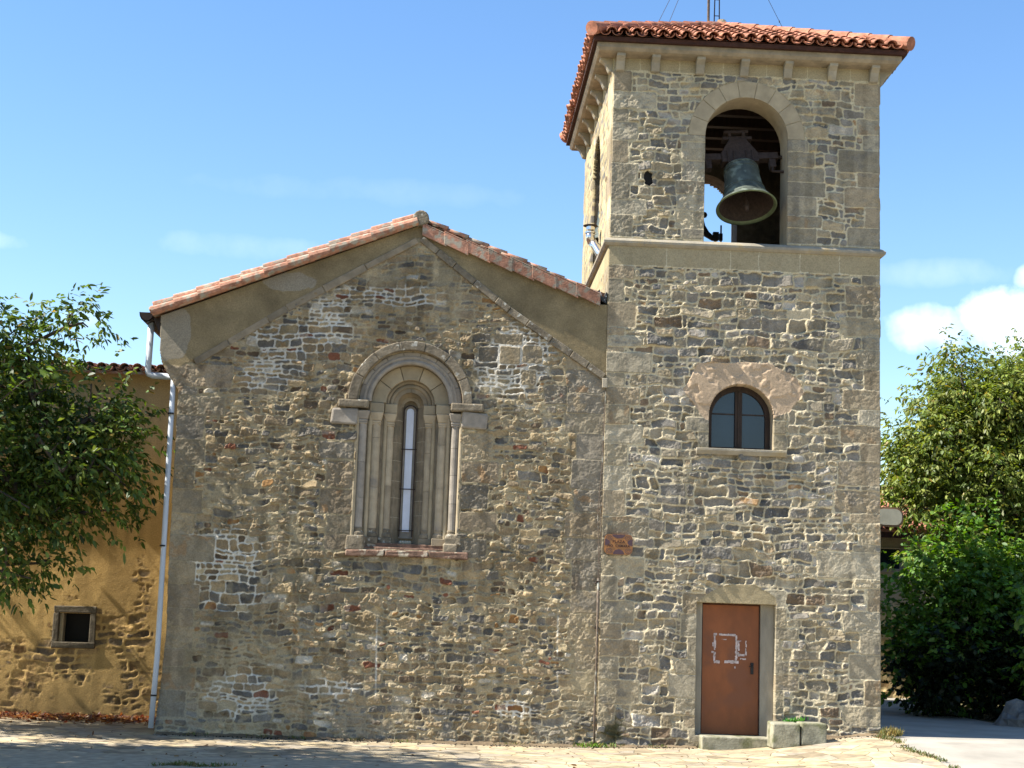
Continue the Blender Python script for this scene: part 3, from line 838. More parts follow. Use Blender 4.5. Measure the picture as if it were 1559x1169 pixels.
# ashlar joints of the inner splay: thin light pointing
mb = MB()
for zz in (3.2, 3.48, 3.78, 4.1, 4.42, 4.66):
    for s_ in (-1, 1):
        mb = MB(); o_ = random.uniform(-.06, .06)
        q = [(CX+s_*.262, .4085, zz+o_), (CX+s_*.205, .4085, zz+o_), (CX+s_*.205, .4085, zz+.007+o_), (CX+s_*.262, .4085, zz+.007+o_)]
        mb.add(q, [(0, 1, 2, 3) if s_ > 0 else (3, 2, 1, 0)])
        q = [(CX+s_*.198, .408, zz+o_), (CX+s_*.115, .548, zz+o_), (CX+s_*.115, .548, zz+.008+o_), (CX+s_*.198, .408, zz+.008+o_)]
        mb.add(q, [(0, 1, 2, 3) if s_ < 0 else (3, 2, 1, 0)]); wpart(mb, 'mortar_joint', M['mortar'])
mb = MB()
poly = [(CX-.108, 2.9), (CX+.108, 2.9)]+[(CX+.108*math.cos(math.pi*k/12), 4.87+.108*math.sin(math.pi*k/12)) for k in range(13)]
mb.prism(poly, .555, .57); wpart(mb, 'pane_surround', M['sand_grey'])
mb = MB()
poly = [(CX-.058, 3.0), (CX+.052, 3.0)]+[(CX-.003+.056*math.cos(math.pi*k/12), 4.87+.056*math.sin(math.pi*k/12)) for k in range(13)]
mb.prism(poly, .54, .553); pane = wpart(mb, 'pane', M['white_glass'])
mb = MB()
mb.tube([(CX-.098, .50, 2.92), (CX-.098, .50, 4.87)]+[(CX-.098*math.cos(math.pi*k/10), .50, 4.87+.098*math.sin(math.pi*k/10)) for k in range(1, 10)]+[(CX+.098, .50, 4.87), (CX+.098, .50, 2.92)], .010, 6)
for zz in (4.28, 3.66, 3.02): mb.tube([(CX-.12, .495, zz), (CX+.12, .495, zz)], .008, 6)
wpart(mb, 'window_grille', M['iron'])
# sill: inner step, red slab, plinth
mb = MB(); mb.box(-3.60, -2.40, .1, .58, 2.66, 2.80, jit=.01); mb.box(-3.62, -2.38, -.005, .12, 2.66, 2.735, tint=.9, jit=.01); wpart(mb, 'sill', M['sand_red'], bevel=.015)
mb = MB(); mb.box(-3.88, -3.58, -.045, .12, 2.67, 2.90, jit=.02); wpart(mb, 'sill_end', M['sand_old'], bevel=.02); mb = MB(); mb.box(-2.40, -2.20, -.05, .12, 2.67, 2.82, jit=.012, tint=1.5); mb.box(-2.31, -2.13, -.03, .18, 2.80, 2.96, jit=.01, tint=1.4)
wpart(mb, 'sill_end', M['sand_old'], bevel=.02)
mb = MB()
for a, b in ((-3.86, -3.28), (-3.27, -2.62), (-2.61, -2.02)): mb.box(a, b, -.085, .08, 2.585, 2.685, random.uniform(.8, 1.2), jit=.012)
wpart(mb, 'sill_slab', M['sand_red'], bevel=.02)
mb = MB()
for i in range(5):
    x = -3.06+i*.035
    mb.lathe([(0, -.02), (.03, -.015), (.035, .01), (.02, .03), (0, .035)], (x, .44+random.uniform(-.02, .02), 2.825), 8)
wpart(mb, 'lime_rubble', M['mortar'], smooth=True)

# ------------------------------------------------------------------ bell tower
TW, TD = 4.27, 4.84
AX, AZ, AR = 2.145, 9.40, .66
tower = empty('bell_tower', 'square stone bell tower with tiled cap, open belfry arch and rust brown door', 'tower', (2.13, 2.42, 0))
tower_pal = [lin(118, 112, 102), lin(106, 102, 95), lin(128, 119, 102), lin(142, 130, 107), lin(92, 90, 87), lin(152, 141, 118), lin(134, 108, 78), lin(158, 151, 139), lin(112, 96, 78)]
tower_w = [4.2, 2.6, 4.2, 3.6, .9, 1.8, .3, 1.1, .8]
ash_t = []
tog = 0; z = .2
while z < 10.41:
    if 7.15 < z < 7.6: z = 7.68
    h = rngq.uniform(.22, .40); h = min(h, 10.41-z if z > 7.6 else max(7.236-z, .1))
    wd = rngq.uniform(.38, .72) if tog else rngq.uniform(.22, .38)
    ash_t.append((-.1, wd, z, z+h)); z += h; tog ^= 1
    if 7.2 < z < 7.3: z = 7.68
tog = 1; z = .3
while z < 10.41:
    h = rngq.uniform(.2, .42); h = min(h, 10.41-z if z > 7.6 else max(7.236-z, .1))
    wd = rngq.uniform(.35, .68) if tog else rngq.uniform(.2, .36)
    ash_t.append((TW-wd, TW+.1, z, z+h)); z += h; tog ^= 1
    if 7.2 < z < 7.3: z = 7.68
for s_ in (-1, 1):                           # belfry jambs, window jambs, door jambs
    z = 7.68; tog = s_ > 0
    while z < 9.35:
        h = rngq.uniform(.18, .34); wd = rngq.uniform(.3, .62)
        if s_ < 0: ash_t.append((AX-AR-wd, AX-AR+.1, z, min(z+h, 9.4)))
        else: ash_t.append((AX+AR-.1, AX+AR+wd, z, min(z+h, 9.4)))
        z += h
    for zz, h in ((4.43, .24), (4.67, .22), (4.89, .16)):
        wd = rngq.uniform(.14, .38)
        ash_t.append((2.109-.504-wd, 2.2, zz, zz+h) if s_ < 0 else (2.0, 2.109+.504+wd, zz, zz+h))
    z = .0
    while z < 2.05:
        h = rngq.uniform(.17, .36); wd = rngq.uniform(.1, .45)
        ash_t.append((1.461-wd, 1.6, z, z+h) if s_ < 0 else (2.5, 2.674+wd*.8, z, z+h)); z += h
for x0, x1, z0, z1 in ((.02, .55, 5.95, 6.12), (3.55, 4.3, 3.5, 3.85), (3.3, 4.3, 2.5, 2.9)): ash_t.append((x0, x1, z0, z1))
band_j = [-.1, .9, 1.9, 2.35, 3.0, 3.63, 4.4]
fr_j = [-.1, .42, 1.05, 1.75, 2.45, 3.1, 3.8, 4.5]
for a, b in zip(band_j[:-1], band_j[1:]): ash_t.append((a, b, 7.236, 7.70))
for a, b in zip(fr_j[:-1], fr_j[1:]): ash_t.append((a, b, 10.41, 10.9))


def smear_t(U, Z):
    s = fbm(U, Z, .5, 601, 4)+fbm(U, Z, .12, 602, 3)*.4-.42
    s = s+.35*blob(U, Z, .1, 1.7, .35, 1.2)+.2*blob(U, Z, 3.8, .9, .6, .8)-.15
    return sstep(.50, .85, s)*.9


U, Z, H, C, ash, p = masonry(0., TW, -.35, 10.66, .0095, 33, tower_pal, tower_w, lin(180, 168, 140), (.095, .16), (.11, .32),
                             ash_t, [lin(148, 137, 114), lin(136, 127, 108), lin(150, 141, 121), lin(138, 125, 103)], joint=.73, relief=(-.004, .032), tilt=.14, rough=.013, mort_h=.014, smear=smear_t)
# smooth dressed courses
sm = ((Z > 7.236) & (Z < 7.70)) | (Z > 10.41)
smc = np.array(lin(156, 143, 113), np.float32)[None, None]*(.78+.42*fbm(U, Z, .5, 90, 4))[..., None]
k = sm[..., None]*.8*p[..., None]
C = C*(1-k)+smc*k
C = np.where(sm[..., None] & (p[..., None] < .5), np.array(lin(186, 176, 150), np.float32), C)
H = np.where(sm, .018+.003*fbm(U, Z, .3, 91, 3), H)
H = H+np.where(Z < 7.6, .012, 0.)
# lighter upper pointing
pt = sstep(5.6, 6.4, Z)*(Z < 7.23)+(Z > 8.9)*.8
C = mixc(C, lin(172, 160, 130), (1-p)*pt*.55)
# plaster patch round the window, lintel patch over the door, wash of mortar by the conduit, damp moss at the foot
pw = in_poly(U+(fbm(U, Z, .12, 92, 3)-.5)*.06, Z+(fbm(U, Z, .12, 93, 3)-.5)*.06, [(1.20, 5.30), (1.43, 5.75), (2.52, 5.79), (2.96, 5.58), (3.10, 5.33), (2.84, 5.03), (2.60, 4.93), (2.1, 4.9), (1.60, 4.84), (1.43, 5.0)])
lump = fbm(U, Z, .16, 94, 3)
H = np.where(pw, .022+.016*sstep(.42, .62, lump)+.004*fbm(U, Z, .05, 95, 2), H)
C = np.where(pw[..., None], np.array(lin(176, 154, 128), np.float32)*(.82+.36*fbm(U, Z, .3, 96, 4))[..., None], C)
pwl = in_poly(U+(fbm(U, Z, .12, 97, 3)-.5)*.04, Z, [(1.46, 2.06), (1.56, 2.16), (1.80, 2.30), (2.0, 2.36), (2.36, 2.36), (2.66, 2.18), (2.70, 2.06)])
H = np.where(pwl, .02+.01*fbm(U, Z, .15, 98, 4), H)
C = np.where(pwl[..., None], np.array(lin(154, 140, 110), np.float32)*(.8+.4*fbm(U, Z, .25, 99, 4))[..., None], C)
ring = (np.abs(np.hypot(U-AX, Z-AZ)-.79) < .14) & (Z > AZ)
H = np.where(ring, .004, H); C = np.where(ring[..., None], np.array(lin(176, 164, 132), np.float32), C)
moss = sstep(.35, .75, blob(U, Z, .22, .10, .24, .26)*(.35+1.2*fbm(U, Z, .11, 100, 4))*np.where(p < .6, 1.3, .75))
C = mixc(C, (.03, .032, .008), moss*.85)
H = H+.035*(1-sstep(.1, .7, Z+.3*fbm(U, Z, .4, 101, 3)))
t_out = lambda z: np.where(z < 7.55, 0, .012)


def t_mask(u, z):
    dr = (u > 1.461) & (u < 2.674) & (z < 2.07) & (z > .11)
    wn = ((np.abs(u-2.109) < .504) & (z > 4.425) & (z < 4.94)) | ((u-2.109)**2+(z-4.935)**2 < .504**2) & (z >= 4.935)
    be = ((np.abs(u-AX) < AR) & (z > 7.67) & (z < AZ)) | ((np.hypot(u-AX, z-AZ) < AR+.01) & (z >= AZ))
    hl = np.hypot((u-.59)/.07, (z-8.66)/.13) < 1+.35*(fbm(u, z, .07, 200, 2)-.5)*2      # a lost stone
    return ~(dr | wn | be | hl) & (u > t_out(z)) & (u < TW-t_out(z))


grid_wall('wall', U, Z, H, C, t_mask, front, False, .30, M['tower_wall'], tower)
# left, right and rear faces


def side(name, u0, u1, z0, res, seed, to3, flip, hole, **kw):
    qs = []
    for e0, sgn in ((u0, 1), (u1, -1)):
        z = z0; tg = 0
        while z < 10.41:
            h = rngq.uniform(.25, .45); wd = rngq.uniform(.45, .8) if tg else rngq.uniform(.3, .45)
            a, b = (e0-.1, e0+wd) if sgn > 0 else (e0-wd, e0+.1)
            qs.append((a, b, z, min(z+h, 10.41))); z += h; tg ^= 1
    U, Z, H, C, ash, p = masonry(u0, u1, z0, 10.66, res, seed, tower_pal, tower_w, lin(160, 146, 112), (.1, .17), (.12, .34), qs, [lin(150, 136, 110), lin(140, 126, 104), lin(160, 148, 122)], joint=.72, relief=(-.002, .02), tilt=.06, rough=.006, mort_h=.012, smear=smear_t)
    sm = ((Z > 7.236) & (Z < 7.7)) | (Z > 10.41)
    H = np.where(sm, .018, H); C = np.where(sm[..., None], np.array(lin(164, 150, 116), np.float32)*(.8+.4*fbm(U, Z, .5, 91, 3))[..., None], C)
    c = (u0+u1)/2
    bel = lambda u, z: ((np.abs(u-c) < AR) & (z > 7.67) & (z < AZ)) | ((np.hypot(u-c, z-AZ) < AR) & (z >= AZ))
    return grid_wall(name, U, Z, H, C, lambda u, z: ~bel(u, z), to3, flip, .05, M['tower_wall'], tower)


side('side_wall', 0., TD, 4.6, .022, 44, lambda U, Z, H: np.stack([-H+.004, U, Z], -1), True, None)
side('side_wall', 0., TD, -.3, .035, 45, lambda U, Z, H: np.stack([TW+H-.004, U, Z], -1), False, None)
side('rear_wall', 0., TW, 4.6, .035, 46, lambda U, Z, H: np.stack([U, TD+H-.004, Z], -1), True, None)
# solid lower body and belfry inner walls with arched openings
mb = MB(); mb.box(.03, TW-.03, .31, TD-.03, -.4, 7.6); mb.build('core', M['void'], tower)


def arch_plate(mb, c, half, z0, zt, d0, d1, mapf, n=20):
    """rectangular plate with an arched opening; mapf(u, d, z) places it"""
    arc = [(c+AR*math.cos(math.pi*k/n), AZ+AR*math.sin(math.pi*k/n)) for k in range(n+1)]
    path = [(c+AR, z0)]+arc+[(c-AR, z0)]
    outer = [(c+half, z0)]+[(c+half*(1 if k <= n*.25 else (-1 if k >= n*.75 else 1-4*(k/n-.25))), zt if n*.25 <= k <= n*.75 else (AZ+(zt-AZ)*min(1, (k/n if k < n/2 else 1-k/n)*4))) for k in range(n+1)]+[(c-half, z0)]
    m_ = len(path); v = []
    for d in (d0, d1):
        v += [mapf(u, d, z) for u, z in path]+[mapf(u, d, z) for u, z in outer]
    f = []
    for i in range(m_-1):
        f.append((i, i+1, m_+i+1, m_+i)); o = 2*m_
        f.append((o+i, o+m_+i, o+m_+i+1, o+i+1)); f.append((i, o+i, o+i+1, i+1))
    mb.add(v, f)


mb = MB()
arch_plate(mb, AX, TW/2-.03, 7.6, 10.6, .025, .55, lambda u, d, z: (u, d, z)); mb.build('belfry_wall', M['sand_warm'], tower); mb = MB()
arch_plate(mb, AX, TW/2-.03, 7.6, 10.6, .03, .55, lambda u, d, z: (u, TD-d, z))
mb.build('belfry_wall', M['sand_dark'], tower)  # inner faces coloured dark to stand in for the unlit belfry
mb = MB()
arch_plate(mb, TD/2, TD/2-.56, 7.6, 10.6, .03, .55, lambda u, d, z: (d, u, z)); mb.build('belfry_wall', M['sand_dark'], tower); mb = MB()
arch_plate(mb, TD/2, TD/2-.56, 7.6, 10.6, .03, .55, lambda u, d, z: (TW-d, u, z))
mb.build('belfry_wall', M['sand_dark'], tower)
mb = MB(); mb.box(.50, .68, .016, .022, 8.5, 8.82); mb.build('hole_shade_patch', M['void'], tower)  # flat dark patch painting the shade inside the gap
mb = MB(); mb.box(.5, TW-.5, .5, TD-.5, 10.45, 10.6)
for i in range(6): mb.box(.5, TW-.5, .8+i*.62, .93+i*.62, 10.25, 10.449)
mb.build('belfry_ceiling', M['wood'], tower)
mb = MB(); mb.wedge_ring(AX, AZ, AR, .925, -.022, .03, 9, gap=.007, tvar=.06, sub=5); mb.build('belfry_arch', M['sand_warm'], tower, bevel=.004)
mb = MB()
_vw = MB()
arch_s = MB()
for sx in (-1,):
    pass
# ledge (string course) round the tower
mb = MB()
lp = [(.0, 7.54), (.05, 7.55), (.085, 7.585), (.088, 7.62), (.05, 7.66), (.0, 7.685)]
def ledge_run(a, b, ax):
    n = len(lp); v = []
    for t in (a, b): v += [t(d, z) for d, z in lp]
    mb.add(v, [(i, i+1, n+i+1, n+i) for i in range(n-1)], 1.0)
c4 = [(lambda d, z: (-d, -d, z)), (lambda d, z: (TW+d, -d, z)), (lambda d, z: (TW+d, TD+d, z)), (lambda d, z: (-d, TD+d, z))]
for i in range(4): ledge_run(c4[(i+1) % 4], c4[i], 0)
mb.box(.03, TW-.03, .03, TD-.03, 7.6, 7.675)
mb.build('ledge', M['ledge'], tower)
# corbels and cornice
mb = MB(); cp = [(-.012, 10.385), (-.07, 10.40), (-.10, 10.46), (-.13, 10.53), (-.18, 10.57), (-.215, 10.59), (-.215, 10.66), (-.012, 10.66)]
def corbel(u, face):
    w_ = .068; sh = random.uniform(.9, 1.1)
    b = MB()
    n = len(cp); v = []
    for s_ in (-w_, w_):
        for d, z in cp:
            if face == 'f': v.append((u+s_, d, z))
            elif face == 'l': v.append((d, u-s_, z))
            elif face == 'r': v.append((TW-d, u+s_, z))
            else: v.append((u-s_, TD-d, z))
    f = [tuple(range(n))[::-1], tuple(range(n, 2*n))]+[(i, (i+1) % n, n+(i+1) % n, n+i) for i in range(n)]
    b.add(v, f, sh)
    b.build('corbel', M['ledge'], tower, bevel=.012)
for u in (.10, .66, 1.375, 2.083, 2.781, 3.493, 4.17): corbel(u, 'f')
for u in (.10, .87, 1.64, 2.41, 3.18, 3.95, 4.74): corbel(u, 'l'); corbel(u, 'r')
for u in (.10, .66, 1.375, 2.083, 2.781, 3.493, 4.17): corbel(u, 'b')
mb = MB()
lp = [(.0, 10.615), (.20, 10.625), (.255, 10.645), (.29, 10.69), (.29, 10.765), (.0, 10.77)]
for i in range(4): ledge_run(c4[(i+1) % 4], c4[i], 0)
mb.build('cornice', M['sand'], tower)
# roof
EO, EZ, APZ = .39, 10.845, 12.13
x0, x1, y0, y1 = -EO, TW+EO, -EO, TD+EO
cx_, cy_ = TW/2, TD/2
mb = MB()
mb.box(x0+.035, x1-.035, y0+.035, y1-.035, 10.768, 10.84)
rb = mb.build('roof', M['eave'], tower)
mb = MB()
ap = (cx_, cy_, APZ-.03); cs = [(x0+.04, y0+.04, EZ+.012), (x1-.04, y0+.04, EZ+.012), (x1-.04, y1-.04, EZ+.012), (x0+.04, y1-.04, EZ+.012)]
mb.add(cs+[ap], [(0, 1, 4), (1, 2, 4), (2, 3, 4), (3, 0, 4)]); mb.build('roof_deck', M['tile_old'], rb)
for (o, e, wid, run) in (((x0, y0, EZ), (1, 0, 0), x1-x0, cy_-y0), ((x1, y0, EZ), (0, 1, 0), y1-y0, x1-cx_), ((x1, y1, EZ), (-1, 0, 0), x1-x0, y1-cy_), ((x0, y1, EZ), (0, -1, 0), y1-y0, cx_-x0)):
    inw = np.array((-e[1], e[0], 0), float)
    s_ = unit(inw*run+np.array((0, 0, APZ-EZ))); Ls = math.hypot(run, APZ-EZ)
    pitch = wid/round(wid/.2)
    tile_roof('tile_slope', o, e, s_, int(round(wid/pitch)), 9, M['tile'], rb, pitch=pitch, row=.32, keep=lambda a, b, wid=wid, Ls=Ls: (b < Ls*2*a/wid+.02) and (b < Ls*2*(wid-a)/wid+.02) and b < Ls)
for cx2, cy2 in ((x0, y0), (x1, y0), (x1, y1), (x0, y1)):
    mb = MB(); A = Vector((cx2, cy2, EZ+.10)); B = Vector((cx_, cy_, APZ+.06)); Lh = (B-A).length; n = int(Lh/.37)
    for i in range(n):
        P0 = A.lerp(B, (i-.05)/n); P1 = A.lerp(B, min(1, (i+1.12)/n))
        mb.tube([P0, P1], [.115, .095], 12, random.uniform(.85, 1.2))
    mb.build('hip_tiles', M['tile'], rb)
mb = MB(); mb.lathe([(.0, .16), (.07, .14), (.13, .05), (.16, -.06), (.0, -.08)], (cx_, cy_, APZ+.05), 14); mb.build('apex_mortar', M['sand_old'], rb)

# tower window
wx, wz, wr = 2.109, 4.935, .504
mb = MB(); mb.wedge_ring(wx, wz, wr-.085, wr+.02, .21, .27, 1, sub=24)
mb.box(wx-wr-.02, wx-wr+.085, .21, .27, 4.40, wz); mb.box(wx+wr-.085, wx+wr+.02, .21, .27, 4.40, wz)
mb.box(wx-wr+.085, wx+wr-.085, .21, .27, 4.40, 4.475)
wf = mb.build('window', M['wood'], tower)
mb = MB(); mb.box(wx-.055, wx+.055, .20, .275, 4.476, wz+wr-.09); mb.box(wx-.012, wx+.012, .185, .20, 4.5, wz+wr-.1); mb.build('mullion', M['wood'], wf)
mb = MB(); mb.box(wx-wr+.085, wx-.056, .235, .262, 4.985, 5.005); mb.build('transom', M['iron'], wf); mb = MB(); mb.box(wx+.056, wx+wr-.085, .235, .262, 4.985, 5.005); mb.build('transom', M['iron'], wf)
mb = MB(); n = 24
mb.prism([(wx-wr, 4.42)]+[(wx-wr*math.cos(math.pi*k/n), wz+wr*math.sin(math.pi*k/n)) for k in range(n+1)]+[(wx+wr, 4.42)], .25, .256); mb.build('pane', M['glass'], wf)
mb = MB(); mb.prism([(-.10, 4.42), (-.10, 4.385), (-.06, 4.325), (.05, 4.325), (.21, 4.34), (.21, 4.44)], 1.415, 2.81, axis='x'); mb.build('window_sill', M['ledge'], tower, bevel=.008)
# smooth reveal of window
mb = MB()
n = 20
pth = [(wx-wr, 4.42)]+[(wx-wr*math.cos(math.pi*k/n), wz+wr*math.sin(math.pi*k/n)) for k in range(n+1)]+[(wx+wr, 4.42)]
v = [(a, .012, b) for a, b in pth]+[(a+(.006 if a < wx else -.006), .21, b) for a, b in pth]; q = len(pth)
mb.add(v, [(i, q+i, q+i+1, i+1) for i in range(q-1)]); mb.build('window_reveal', M['sand_warm'], tower)
# door
dx0, dx1, dz1, dzb = 1.461, 2.674, 2.072, .118
mb = MB(); mb.box(dx0+.0, 1.575, .115, .30, dzb-.05, 2.075); mb.build('door_frame', M['concrete'], tower, bevel=.01); mb = MB(); mb.box(2.468, dx1-.0, .115, .30, dzb-.05, 2.075)
mb.build('door_frame', M['concrete'], tower, bevel=.01)
mb = MB(); mb.box(1.577, 2.466, .165, .20, dzb, 2.066)
door = mb.build('door', M['rust_door'], tower, bevel=.004)
mb = MB(); mb.box(1.577, 1.592, .158, .164, dzb, 2.06); mb.box(2.451, 2.466, .158, .164, dzb, 2.06); mb.box(1.592, 2.451, .158, .164, 2.045, 2.06); mb.build('edge_strip', M['eave'], door)
mb = MB(); mb.box(2.33, 2.375, .145, .164, 1.02, 1.19); mb.tube([(2.352, .145, 1.14), (2.352, .10, 1.14), (2.30, .095, 1.135)], .009, 8); mb.build('handle', M['black'], door, bevel=.006)
mb = MB()
for a in ((1.76, 2.10, 1.585, 1.612), (1.765, 1.79, 1.20, 1.59), (2.10, 2.122, 1.22, 1.61), (1.77, 1.86, 1.175, 1.205), (1.93, 2.15, 1.178, 1.215), (2.135, 2.155, 1.28, 1.5), (2.155, 2.24, 1.285, 1.315), (1.735, 1.765, 1.32, 1.35), (1.75, 1.765, 1.42, 1.48), (2.13, 2.18, 1.5, 1.52), (2.255, 2.263, 1.3, 1.52), (2.17, 2.26, 1.24, 1.252), (1.88, 1.96, 1.53, 1.536), (2.09, 2.1, 1.1, 1.13)):
    x, xe = a[0], a[1]
    zz, ze = a[2], a[3]
    # ragged strips of old poster paper
    if xe-x > ze-zz:
        k = x
        while k < xe-.004:
            l = min(random.uniform(.012, .05), xe-k)
            if random.random() > .06: mb.box(k, k+l, .1605, .165, zz+random.uniform(-.009, .003), ze+random.uniform(-.003, .009))
            k += l
    else:
        k = zz
        while k < ze-.004:
            l = min(random.uniform(.012, .05), ze-k)
            if random.random() > .08: mb.box(x+random.uniform(-.010, .003), xe+random.uniform(-.003, .010), .1605, .165, k, k+l)
            k += l
mb.build('paper_scraps', M['scrape'], door)
st_ = tag(MB().build('tmp', M['mossy']), '', '') if False else None
mb = MB(); mb.box(1.52, 2.565, -.34, .20, -.12, .112, jit=.008); o = mb.build('doorstep', M['mossy'], tower, bevel=.02)

# ------------------------------------------------------------------ bells and ringing gear
def bell(name, label, loc, tilt, roll, scale, yaw=0.):
    root = empty(name, label, 'bell', loc)
    T = Matrix.Translation(Vector(loc)) @ Matrix.Rotation(yaw, 4, 'Z') @ Matrix.Rotation(roll, 4, 'Y') @ Matrix.Rotation(tilt, 4, 'X') @ Matrix.Scale(scale, 4)
    prof = [(.0, .83), (.10, .83), (.20, .815), (.26, .77), (.275, .70), (.285, .55), (.305, .38), (.34, .24), (.395, .12), (.455, .035), (.485, .0)]
    lip = [(.485, .0), (.478, -.012), (.455, -.008), (.43, .03)]
    inn = [(.43, .03), (.37, .12), (.31, .25), (.27, .42), (.25, .6), (.235, .70), (.18, .765), (.0, .77)]
    def lat(pr, seg=48):
        b = MB(); b.lathe(pr, (0, 0, 0), seg, M=None)
        b.v = [tuple(T @ Vector(p)) for p in b.v]; return b
    o = lat(prof[::-1]).build('bell_body', M['bronze'], root, smooth=True)
    lat(lip).build('lip', M['bronze_lip'], root, smooth=True)
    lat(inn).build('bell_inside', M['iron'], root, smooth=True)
    b = MB()
    for zz, rr in ((.74, .272), (.66, .281), (.30, .328), (.10, .41)):
        b.tube([(rr*math.cos(2*math.pi*k/40), rr*math.sin(2*math.pi*k/40), zz) for k in range(41)], .007, 6, cap=False)
    b.v = [tuple(T @ Vector(p)) for p in b.v]; b.build('moulding_band', M['bronze'], root, smooth=True)
    b = MB(); b.tube([(0, 0, .76), (0, .0, .2), (0, .0, .05), (0, 0, -.06)], [.018, .022, .05, .03], 10)
    b.v = [tuple(T @ Vector(p)) for p in b.v]; b.build('clapper', M['iron'], root, smooth=True)
    b = MB()
    b.box(-.62, .62, -.07, .07, .90, 1.02); b.box(-.30, .30, -.09, .09, .84, 1.02)
    b.prism([(-.30, 1.02), (.30, 1.02), (.13, 1.30), (-.13, 1.30)], -.08, .08); b.box(-.24, .24, -.06, .06, 1.30, 1.36)
    b.box(-.14, -.09, -.06, .06, 1.36, 1.44); b.box(.09, .14, -.06, .06, 1.36, 1.44); b.box(-.2, .2, -.05, .05, 1.44, 1.49)
    for s_ in (-1, 1):
        b.box(s_*.52-.05, s_*.52+.05, -.06, .06, .74, .90); b.tube([(s_*.2, -.1, .80), (s_*.2, -.1, 1.05)], .014, 6); b.tube([(s_*.1, -.1, .80), (s_*.1, -.1, 1.05)], .014, 6)
    b.v = [tuple(T @ Vector(p)) for p in b.v]; b.build('headstock', M['iron'], root, bevel=.01)
    b = MB(); b.tube([tuple(T @ Vector((-.78, 0, .96))), tuple(T @ Vector((.78, 0, .96)))], .03, 10)
    b.tube([tuple(T @ Vector((.52, -.02, .80))), tuple(T @ Vector((.50, -.04, .66))), tuple(T @ Vector((.76, -.04, .64)))], .024, 8); b.build('axle', M['iron'], root)
    return root


bell('church_bell', 'large green bronze bell tilted in the front belfry arch', (2.175, .10, 8.29), R(-20), R(-4), 1.0)
bl2 = bell('church_bell', 'bronze bell glimpsed inside the left side arch of the tower', (.27, 2.42, 8.2), R(0), R(2), .82, R(90))
gear = empty('bell_hammer', 'black iron ringing gear with ball-ended arm silhouetted in the rear belfry arch', 'bell hammer', (2.3, 4.55, 7.68))
mb = MB(); P = [(2.18, 4.55, 9.38), (2.17, 4.55, 9.30), (2.20, 4.55, 9.12), (2.28, 4.55, 8.98), (2.40, 4.55, 8.90), (2.50, 4.55, 8.90)]
mb.tube(P, [.035, .045, .06, .065, .05, .045], 10); mb.build('arm', M['black'], gear, smooth=True)
mb = MB(); mb.lathe([(0, -.06), (.04, -.045), (.06, 0), (.04, .045), (0, .06)], (2.235, 4.55, 9.345), 14); mb.build('ball', M['black'], gear, smooth=True)
mb = MB(); mb.box(2.40, 2.51, 4.5, 4.6, 8.86, 9.02); mb.box(2.52, 2.585, 4.52, 4.58, 8.86, 9.0); mb.tube([(2.555, 4.55, 8.80), (2.555, 4.55, 9.16)], .018, 8); mb.build('motor', M['black'], gear, bevel=.015)
mb = MB(); mb.tube([(2.45, 4.56, 8.88), (2.45, 4.56, 7.68)], .03, 8); mb.tube([(2.18, 4.55, 9.1), (1.6, 4.56, 8.9), (1.55, 4.56, 7.68)], .03, 8); mb.build('support', M['black'], gear)

# mast, lightning rod on the roof
mast = empty('lightning_rod', 'thin reddish pole rising from the apex of the tower roof', 'lightning rod', (1.90, 2.4, 12.0))
mb = MB(); mb.tube([(1.90, 2.4, 11.9), (1.90, 2.4, 15.4)], .024, 8); mb.build('pole', M['rusty'], mast)
mb = MB(); mb.tube([(1.90, 2.4, 15.4), (1.90, 2.4, 16.0)], [.02, .004], 8); mb.build('tip', M['iron'], mast)
ant = empty('antenna_mast', 'narrow dark lattice mast with guy wires beside the rod on the tower roof', 'antenna', (2.06, 2.42, 12.1))
mb = MB()
for a, b in ((2.005, 2.04), (2.10, 2.075)): mb.tube([(a, 2.42, 12.1), (b, 2.42, 14.6)], .011, 6)
for i in range(7):
    zz = 12.4+i*.3; t = (zz-12.1)/2.5; mb.tube([(2.005+.035*t, 2.42, zz), (2.10-.025*t, 2.42, zz)], .008, 6)
mb.build('lattice', M['iron'], ant)
for e in ((3.6, 2.42, 11.5), (1.0, 1.8, 11.66), (.7, 2.2, 11.5)):
    mb = MB(); A = Vector((2.06, 2.42, 14.55)); B = Vector(e); mb.tube([A, B], .0045, 5)
    if e[0] > 3: mb.lathe([(0, -.03), (.012, 0), (0, .03)], tuple(A.lerp(B, .72)), 6); mb.lathe([(0, -.02), (.012, 0), (0, .02)], tuple(A.lerp(B, .75)), 6)
    mb.build('guy_wire', M['iron'], ant)

# flue by the tower's left face
fl = empty('flue_pipe', 'shiny stainless steel flue with a round cap on the left side of the tower', 'flue pipe', (-.05, 1.3, 7.5))
fx, fy = -.185, 1.3
mb = MB(); mb.tube([(.03, fy-.2, 7.58), (-.03, fy-.12, 7.70), (-.10, fy-.05, 7.84), (-.155, fy, 7.92)], .075, 14); mb.tube([(-.15, fy, 7.905), (fx, fy, 7.99), (fx, fy, 8.10)], .077, 14); mb.build('pipe', M['steel'], fl, smooth=True)
mb = MB(); mb.tube([(fx, fy, 8.06), (fx, fy, 8.085)], .087, 16); mb.tube([(fx, fy, 8.12), (fx, fy, 8.175)], .07, 16); mb.tube([(fx, fy, 8.0), (fx, fy, 8.2)], .04, 8); mb.build('collar', M['steel'], fl)
mb = MB(); mb.lathe([(.0, 8.215), (.06, 8.21), (.12, 8.195), (.122, 8.187), (.0, 8.185)], (fx, fy, 0), 20); mb.build('cap', M['iron'], fl, smooth=True)

